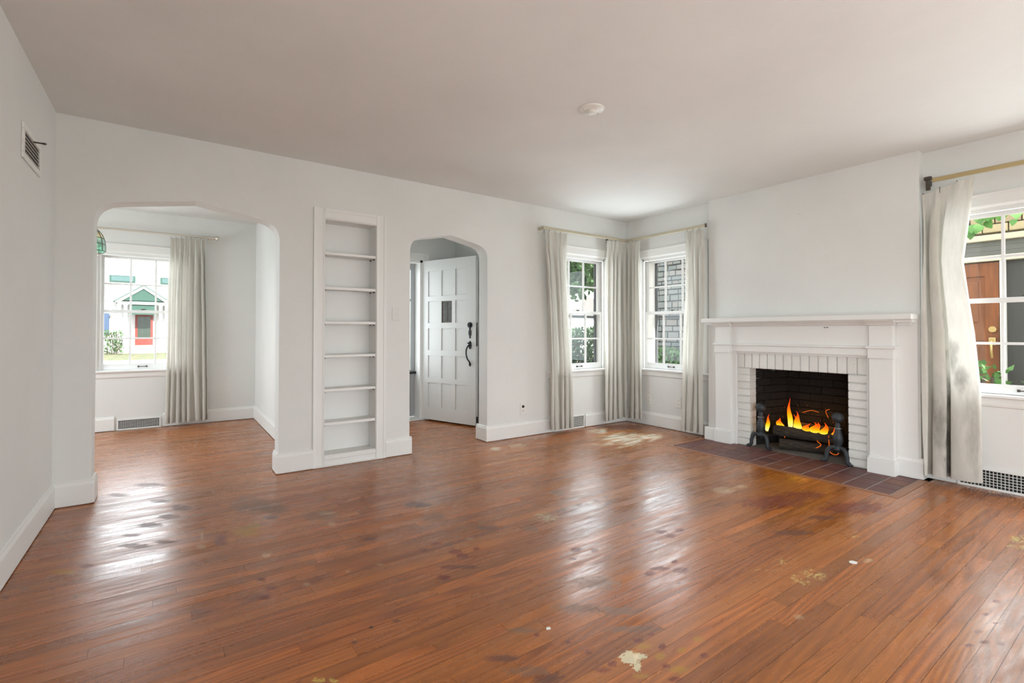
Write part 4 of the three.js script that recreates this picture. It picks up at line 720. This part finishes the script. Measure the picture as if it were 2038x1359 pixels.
// ---------------------------------------------------------------- outdoors
const litterN = (x, y) => fbm(x, y);
const lawn = dataTex(512, 512, (i, j) => {
  const g = tileable((a, b) => fbm(a * 0.06, b * 0.06), 512)(i, j), f = hash(i >> 1, j >> 1), leaf = g + 0.25 * (f - 0.5) > 0.55;
  return leaf ? [150 + 60 * f, 130 + 50 * f, 95 + 45 * f] : [60 + 50 * f, 92 + 50 * f, 52 + 30 * f];
}, true);
structure('ground', box(-90, 90, -0.6, -0.35, -95, 30), mat(lin(0.38, 0.38, 0.38), 0.95, { map: again(lawn, 0.35, 0.35) }), 'lawn strewn with dry leaves around the house', 'ground');
structure('street', box(-90, 90, -0.36, -0.335, -31, -24), mat(lin(0.22, 0.22, 0.22), 0.9), 'pale street between the lawn and the house opposite', 'street');

structure('added_driveway', box(5.0, 7.0, -0.36, -0.33, -12, 12), mat(lin(0.50, 0.49, 0.46), 0.9, { bumpMap: again(plasterBump, 0.5, 0.5), bumpScale: 0.01 }), 'pale concrete driveway beside the house, put in to bounce sun to the ceiling', 'added_driveway');  // strip added to throw sunlight up through the side windows
// leaves as small bent blades on many places
function leafGeo(s) {
  const g = new THREE.BufferGeometry();
  g.setAttribute('position', new THREE.Float32BufferAttribute([0, 0, 0, 0.32 * s, 0.5 * s, 0.08 * s, 0, 1.0 * s, 0, -0.32 * s, 0.5 * s, 0.08 * s], 3));
  g.setAttribute('uv', new THREE.Float32BufferAttribute([0.5, 0, 1, 0.5, 0.5, 1, 0, 0.5], 2)); g.setIndex([0, 1, 2, 0, 2, 3]); g.computeVertexNormals();
  return g;
}
const leafMat = (r, g, b) => new THREE.MeshPhysicalMaterial({ color: lin(r, g, b), roughness: 0.7, side: THREE.DoubleSide, transmission: 0.3, thickness: 0 });
const LEAF = { dark: leafMat(0.035, 0.085, 0.03), mid: leafMat(0.07, 0.16, 0.045), light: leafMat(0.13, 0.26, 0.07), ivy: leafMat(0.10, 0.27, 0.05) };
function foliage(parent, n, size, material, place, name = 'foliage') {
  const m = new THREE.InstancedMesh(leafGeo(size), material, n), d = new THREE.Object3D(), c = new THREE.Color();
  for (let k = 0; k < n; k++) { const [x, y, z] = place(); d.position.set(x, y, z); d.rotation.set(rr(-2, 2), rr(0, 6.28), rr(-1.5, 1.5)); d.scale.setScalar(rr(0.6, 1.3)); d.updateMatrix(); m.setMatrixAt(k, d.matrix); m.setColorAt(k, c.setScalar(rr(0.55, 1.25))); }
  m.name = name; m.castShadow = m.receiveShadow = true; m.userData.kind = 'stuff'; parent.add(m);
}
const inBall = (cx, cy, cz, rx, ry, rz) => () => { for (;;) { const a = rr(-1, 1), b = rr(-1, 1), c = rr(-1, 1), q = a * a + b * b + c * c; if (q < 1 && q > 0.18) return [cx + a * rx, cy + b * ry, cz + c * rz]; } };
const inBox = (x0, x1, y0, y1, z0, z1) => () => [rr(x0, x1), rr(y0, y1), rr(z0, z1)];
M.trunk = mat(lin(0.09, 0.065, 0.045), 0.95, { bumpMap: again(barkBump, 1, 1), bumpScale: 0.02 });
function tree(label, x, z, h, r, material, n, size = 0.2) {
  const o = thing('tree', label, 'tree', [x, -0.35, z]);
  put('trunk', [tube([[0, 0, 0], [0.06, h * 0.3, 0.03], [-0.04, h * 0.6, 0.05], [0.05, h * 0.85, 0]], r * 0.07, 12, 8), tube([[0, h * 0.45, 0], [r * 0.4, h * 0.65, 0.2], [r * 0.6, h * 0.8, 0.1]], r * 0.035, 10, 6), tube([[0, h * 0.5, 0], [-r * 0.4, h * 0.7, -0.2], [-r * 0.55, h * 0.85, 0]], r * 0.035, 10, 6)], M.trunk, o);
  foliage(o, n, size, material, inBall(0, h * 0.72, 0, r, h * 0.38, r));
  return o;
}
function hedge(label, x0, x1, z0, z1, h, material, n, size = 0.07, name = 'hedge') {
  const o = thing(name, label, name, [(x0 + x1) / 2, -0.35, (z0 + z1) / 2]), w = (x1 - x0) / 2, d = (z1 - z0) / 2;
  put('twigs', Array.from({ length: 10 }, (_, k) => { const x = lerp(-w, w, (k + 0.5) / 10) * 0.9, z = lerp(-d, d, ((k * 7) % 10 + 0.5) / 10) * 0.9; return tube([[x, 0, z], [x + 0.05, h * 0.5, z], [x - 0.04, h * 0.9, z + 0.03]], 0.015, 6, 5); }), M.trunk, o);
  foliage(o, n, size, material, inBox(-w, w, 0.05, h, -d, d));
  return o;
}
// the house across the street, seen through the dining room window
{
  const Z = -41, wht = mat(lin(0.52, 0.52, 0.52), 0.8), grn = mat(lin(0.025, 0.07, 0.055), 0.8), roofM = mat(lin(0.10, 0.15, 0.14), 0.9), glassD = mat(lin(0.05, 0.10, 0.10), 0.2), redM = mat(lin(0.16, 0.02, 0.012), 0.5);
  const o = thing('house', 'white house with a green gabled porch and red front door across the street', 'house', [-1.5, -0.35, Z]);
  put('wall', box(-9, 9, 0, 7.2, -6, -1.6), wht, o);
  for (let k = 0; k < 28; k++) put('siding_board', prism([[0, 0], [0.03, 0], [0.008, 0.25], [0, 0.25]], V3(9, k * 0.25, -1.6), Zp, UPV, 18), wht, o);
  put('roof', prism([[-1.1, 7.1], [-3.8, 9], [-6.9, 7.1]], V3(9.5, 0, -1.6), Zp, UPV, 19), roofM, o);
  const g = put('porch_gable', prism([[-1.25, 3.55], [1.25, 3.55], [0, 4.42]], V3(0, 0, -1.6), Xp, UPV, 1.35), grn, o);
  put('gable_panel', box(-0.62, 0.62, 2.6, 3.52, -0.35, -0.3), grn, g);
  put('rake_board', prism([[-1.5, 3.38], [-1.3, 3.4], [0, 4.36], [1.3, 3.4], [1.5, 3.38], [1.5, 3.5], [0, 4.6], [-1.5, 3.5]], V3(0, 0, -0.3), Xp, UPV, 0.12), wht, g);
  put('porch_roof', [prism([[-1.6, 3.42], [0, 4.58], [0, 4.66], [-1.6, 3.5]], V3(0, 0, -1.6), Xp, UPV, 1.5), prism([[1.6, 3.42], [0, 4.58], [0, 4.66], [1.6, 3.5]], V3(0, 0, -1.6), Xp, UPV, 1.5)], roofM, g);
  put('porch_beam', box(-1.35, 1.35, 3.28, 3.45, -0.4, -0.2), wht, o);
  for (const x of [-1.28, -0.95, 0.95, 1.28]) put('column', [box(x - 0.09, x + 0.09, 0.5, 3.3, -0.42, -0.24, 0.01), box(x - 0.12, x + 0.12, 0.5, 0.62, -0.46, -0.2), box(x - 0.12, x + 0.12, 3.2, 3.3, -0.46, -0.2)], wht, o);
  put('porch_floor', [box(-1.5, 1.5, 0, 0.5, -1.6, -0.1), box(-0.7, 0.7, 0, 0.33, -0.1, 0.25), box(-0.7, 0.7, 0, 0.17, 0.25, 0.6)], mat(lin(0.5, 0.48, 0.45), 0.9), o);
  const d = put('door', [box(-0.5, -0.36, 0.5, 2.65, -1.56, -1.5), box(0.36, 0.5, 0.5, 2.65, -1.56, -1.5), box(-0.36, 0.36, 2.5, 2.65, -1.56, -1.5), box(-0.36, 0.36, 0.5, 0.95, -1.56, -1.5)], redM, o);
  put('door_glass', box(-0.36, 0.36, 0.95, 2.5, -1.55, -1.52), mat(lin(0.03, 0.045, 0.035), 0.2), d);
  for (const [x, y] of [[-4.2, 1.2], [3.2, 1.2], [5.6, 1.2], [-2.7, 1.2]]) { const w = put('window', box(x - 0.45, x + 0.45, y, y + 1.5, -1.56, -1.5), wht, o); put('window_pane', box(x - 0.37, x + 0.37, y + 0.08, y + 1.42, -1.5, -1.49), glassD, w); for (const s of [-0.65, 0.65]) put('shutter', box(x + s - 0.17, x + s + 0.17, y, y + 1.5, -1.56, -1.5), mat(lin(0.03, 0.06, 0.12), 0.6), w); }
  for (const x of [-1.2, 1.6]) { const w = put('window', box(x - 0.7, x + 0.7, 4.85, 5.3, -1.56, -1.5), grn, o); put('window_pane', box(x - 0.6, x + 0.6, 4.92, 5.24, -1.5, -1.49), glassD, w); }
}
hedge('leafy green shrub beside the porch of the house across the street', -3.4, -2.5, -40.2, -39.4, 1.5, LEAF.mid, 500, 0.16, 'shrub');
tree('tree with an airy crown standing behind the house across the street', -4.5, -50, 12, 4, LEAF.mid, 1500, 0.45);
tree('broad tree behind the house across the street, beyond its roof', 3, -52, 13, 5, LEAF.light, 1500, 0.45);
hedge('low flowering ground cover on the lawn before the dining room window', -3.5, 2.5, -13.5, -11, 0.25, LEAF.light, 1100, 0.12, 'shrub');

// the garden beyond the corner window on the arch wall and the front door
hedge('clipped green hedge outside the corner window', 6.4, 8.9, -9.2, -7.8, 1.52, LEAF.dark, 5200, 0.11);
tree('bushy tree beyond the clipped hedge', 13.5, -16, 8, 3.4, LEAF.mid, 9000, 0.3);
tree('pale green tree behind the bushy tree past the hedge', 17.5, -20, 10, 4.6, LEAF.light, 9000, 0.42);
tree('tall dark tree at the far end of the garden past the hedge', 14.5, -32, 12, 5, LEAF.mid, 8000, 0.5);
tree('leafy tree seen through the storm door glass', 4.6, -13.5, 6.5, 2.6, LEAF.light, 7000, 0.24);
{
  const o = thing('garage', 'white garage beyond the hedge', 'garage', [23, -0.35, -24]);
  put('wall', box(-4, 4, 0, 2.6, -3, 0), mat(lin(0.78, 0.78, 0.76), 0.8), o);
  put('roof', prism([[-4.3, 2.5], [4.3, 2.5], [0, 3.9]], V3(0, 0, -3.3), Xp, UPV, 3.6), mat(lin(0.16, 0.15, 0.15), 0.9), o);
  put('garage_door', box(-1.3, 1.3, 0, 2.2, 0, 0.05), mat(lin(0.7, 0.7, 0.68), 0.7), o);
}
// the neighbour's stone house beside the side window
{
  const o = thing('stone_house', 'grey stone side wall of the neighbouring house outside the side window', 'house', [9, -0.35, -6.8]);
  put('wall', box(0, 3, 0, 6, -1.75, 1.3), mat(lin(0.115, 0.12, 0.112), 0.95), o);
  const ms = [[0.13, 0.14, 0.13], [0.16, 0.165, 0.155], [0.12, 0.135, 0.13], [0.15, 0.14, 0.125]].map(([r, g, b]) => mat(lin(r, g, b), 0.9, { bumpMap: again(brickBump, 1.5, 1.5), bumpScale: 0.008 }));
  let y = 0.7;
  for (let r = 0; r < 23; r++) { const hh = rr(0.08, 0.15); let z = -1.5 + rr(-0.15, 0); while (z < 1.2) { const w = rr(0.13, 0.32); put('stone', box(-0.03 - rr(0, 0.02), 0.02, y + 0.008, y + hh - 0.008, z + 0.008, z + w - 0.008, 0.012), ms[Math.floor(rnd() * 4)], o); z += w; } y += hh; }
}
hedge('loose green hedge before the neighbouring stone wall', 8.05, 8.8, -7.6, -5.55, 1.12, LEAF.mid, 4200, 0.075);
// the brick back building with a brown door outside the window right of the fireplace
{
  const o = thing('brick_building', 'brick back building with brown panelled door and cream timber bands', 'building', [8, -0.35, -1.4]);
  const cream = mat(lin(0.50, 0.45, 0.33), 0.7), darkB = mat(lin(0.035, 0.035, 0.03), 0.5), sid = mat(lin(0.12, 0.12, 0.105), 0.8), Y = 0.35;
  put('wall', box(0.08, 2.5, 0, 4.4, -2.6, 4.2), mat(lin(0.22, 0.19, 0.14), 0.95), o);
  const bm = [[0.36, 0.28, 0.16], [0.42, 0.34, 0.20], [0.30, 0.23, 0.14]].map(([r, g, b]) => mat(lin(r, g, b), 0.9, { bumpMap: again(brickBump, 3, 3), bumpScale: 0.004 }));
  for (let r = 0; r < 8; r++) for (let k = 0; k < 11; k++) put('brick', box(0.02, 0.1, Y + 2.30 + r * 0.105, Y + 2.395 + r * 0.105, -1.2 + k * 0.225 + (r % 2) * 0.11, -0.985 + k * 0.225 + (r % 2) * 0.11, 0.006), bm[Math.floor(rnd() * 3)], o);
  put('beam', box(-0.02, 0.1, Y + 2.20, Y + 2.27, -2.4, 3.8, 0.008), cream, o);
  put('beam', box(-0.02, 0.1, Y + 1.955, Y + 2.02, -2.4, 3.8, 0.008), cream, o);
  for (let k = 0; k < 3; k++) put('siding_board', box(0.03, 0.1, Y + 2.02 + k * 0.06, Y + 2.078 + k * 0.06, -2.4, 3.8), sid, o);
  const wd = dataTex(128, 256, (i, j) => { const v = 0.8 + 0.4 * fbm(i * 0.22, j * 0.02); return [112 * v, 62 * v, 22 * v]; }, true), wood = mat(0xffffff, 0.45, { map: again(wd, 1.2, 0.7) });
  const d = put('door', [box(0.02, 0.07, 0.12, Y + 1.94, -0.82, -0.70), box(0.02, 0.07, 0.12, Y + 1.94, -0.06, 0.06), box(0.02, 0.07, Y + 1.78, Y + 1.94, -0.70, -0.06), box(0.02, 0.07, Y + 1.0, Y + 1.16, -0.70, -0.06), box(0.02, 0.07, 0.12, 0.4, -0.70, -0.06)], wood, o);
  put('door_panel', [box(0.035, 0.07, Y + 1.16, Y + 1.78, -0.70, -0.06), box(0.025, 0.05, Y + 1.22, Y + 1.72, -0.64, -0.12, 0.01)], wood, d); put('door_panel', [box(0.035, 0.07, 0.4, Y + 1.0, -0.70, -0.06), box(0.025, 0.05, 0.46, Y + 0.94, -0.64, -0.12, 0.01)], wood, d);
  put('lock', [cyl(0.035, 0.035, 0.03, 16).rotateZ(Math.PI / 2).translate(0.01, Y + 1.14, 0.005)], M.brass, d);
  put('handle', [tube([[0.015, Y + 1.0, 0.0], [-0.03, Y + 0.99, 0.0], [-0.04, Y + 0.9, 0.0], [-0.01, Y + 0.8, 0.0]], 0.012, 18, 8), box(0.0, 0.02, Y + 0.95, Y + 1.04, -0.03, 0.03, 0.006)], M.brass, d);
  put('door_post', box(-0.01, 0.1, 0, Y + 1.96, 0.07, 0.12, 0.004), mat(lin(0.55, 0.53, 0.48), 0.6), o);
  put('screen', box(0.05, 0.09, 0.3, Y + 1.96, 0.12, 3.0), darkB, o);
  put('step', box(-0.35, 0.05, 0, 0.12, -1.2, 0.6), mat(lin(0.3, 0.29, 0.27), 0.9), o);
}
{
  const o = thing('ivy', 'bright green ivy hanging before the brick band of the back building', 'ivy', [7.55, 2.2, -1.2]);
  put('vine', [tube([[0.3, 0.6, -1], [0.2, 0.42, -0.5], [0.0, 0.5, 0], [0.1, 0.35, 0.4], [0, 0.4, 1.2]], 0.008, 30, 5), tube([[0.05, 0.4, 0.15], [0, 0.1, 0.2], [0.02, -0.25, 0.22]], 0.006, 16, 5), tube([[0.05, 0.4, -0.3], [0.02, 0.2, -0.3], [0, 0.08, -0.28]], 0.006, 16, 5)], M.trunk, o);
  const leafPut = (n, place, s) => { for (let k = 0; k < n; k++) { const sh = new THREE.Shape(); sh.moveTo(0, 0); sh.bezierCurveTo(0.6 * s, -0.1 * s, 0.75 * s, 0.5 * s, 0, s * 1.1); sh.bezierCurveTo(-0.75 * s, 0.5 * s, -0.6 * s, -0.1 * s, 0, 0); const g = new THREE.ShapeGeometry(sh, 4), p = g.attributes.position; for (let i = 0; i < p.count; i++) p.setZ(i, Math.abs(p.getX(i)) * 0.35); g.computeVertexNormals(); g.rotateZ(Math.PI + rr(-0.6, 0.6)); g.rotateX(rr(-0.4, 0.4)); g.rotateY(-Math.PI / 2 + rr(-0.7, 0.7)); g.translate(...place()); put('leaf', g, LEAF.ivy, o); } };
  leafPut(58, inBox(-0.1, 0.25, 0.22, 0.7, -0.8, 1.2), 0.12); leafPut(26, inBox(-0.05, 0.1, -0.25, 0.3, 0.05, 0.45), 0.07); leafPut(10, inBox(-0.05, 0.1, 0.05, 0.3, -0.45, -0.15), 0.1);
}
hedge('leafy plant growing before the brown door', 7.15, 7.5, -1.75, -1.2, 1.08, LEAF.ivy, 420, 0.09, 'plant');
hedge('low bright green fern below the dark screen of the back building', 7.0, 7.4, -1.02, -0.5, 0.92, LEAF.ivy, 380, 0.09, 'plant');

scene.traverse((o) => { if (o.isMesh) { o.castShadow = true; o.receiveShadow = true; } });
renderer.render(scene, camera);
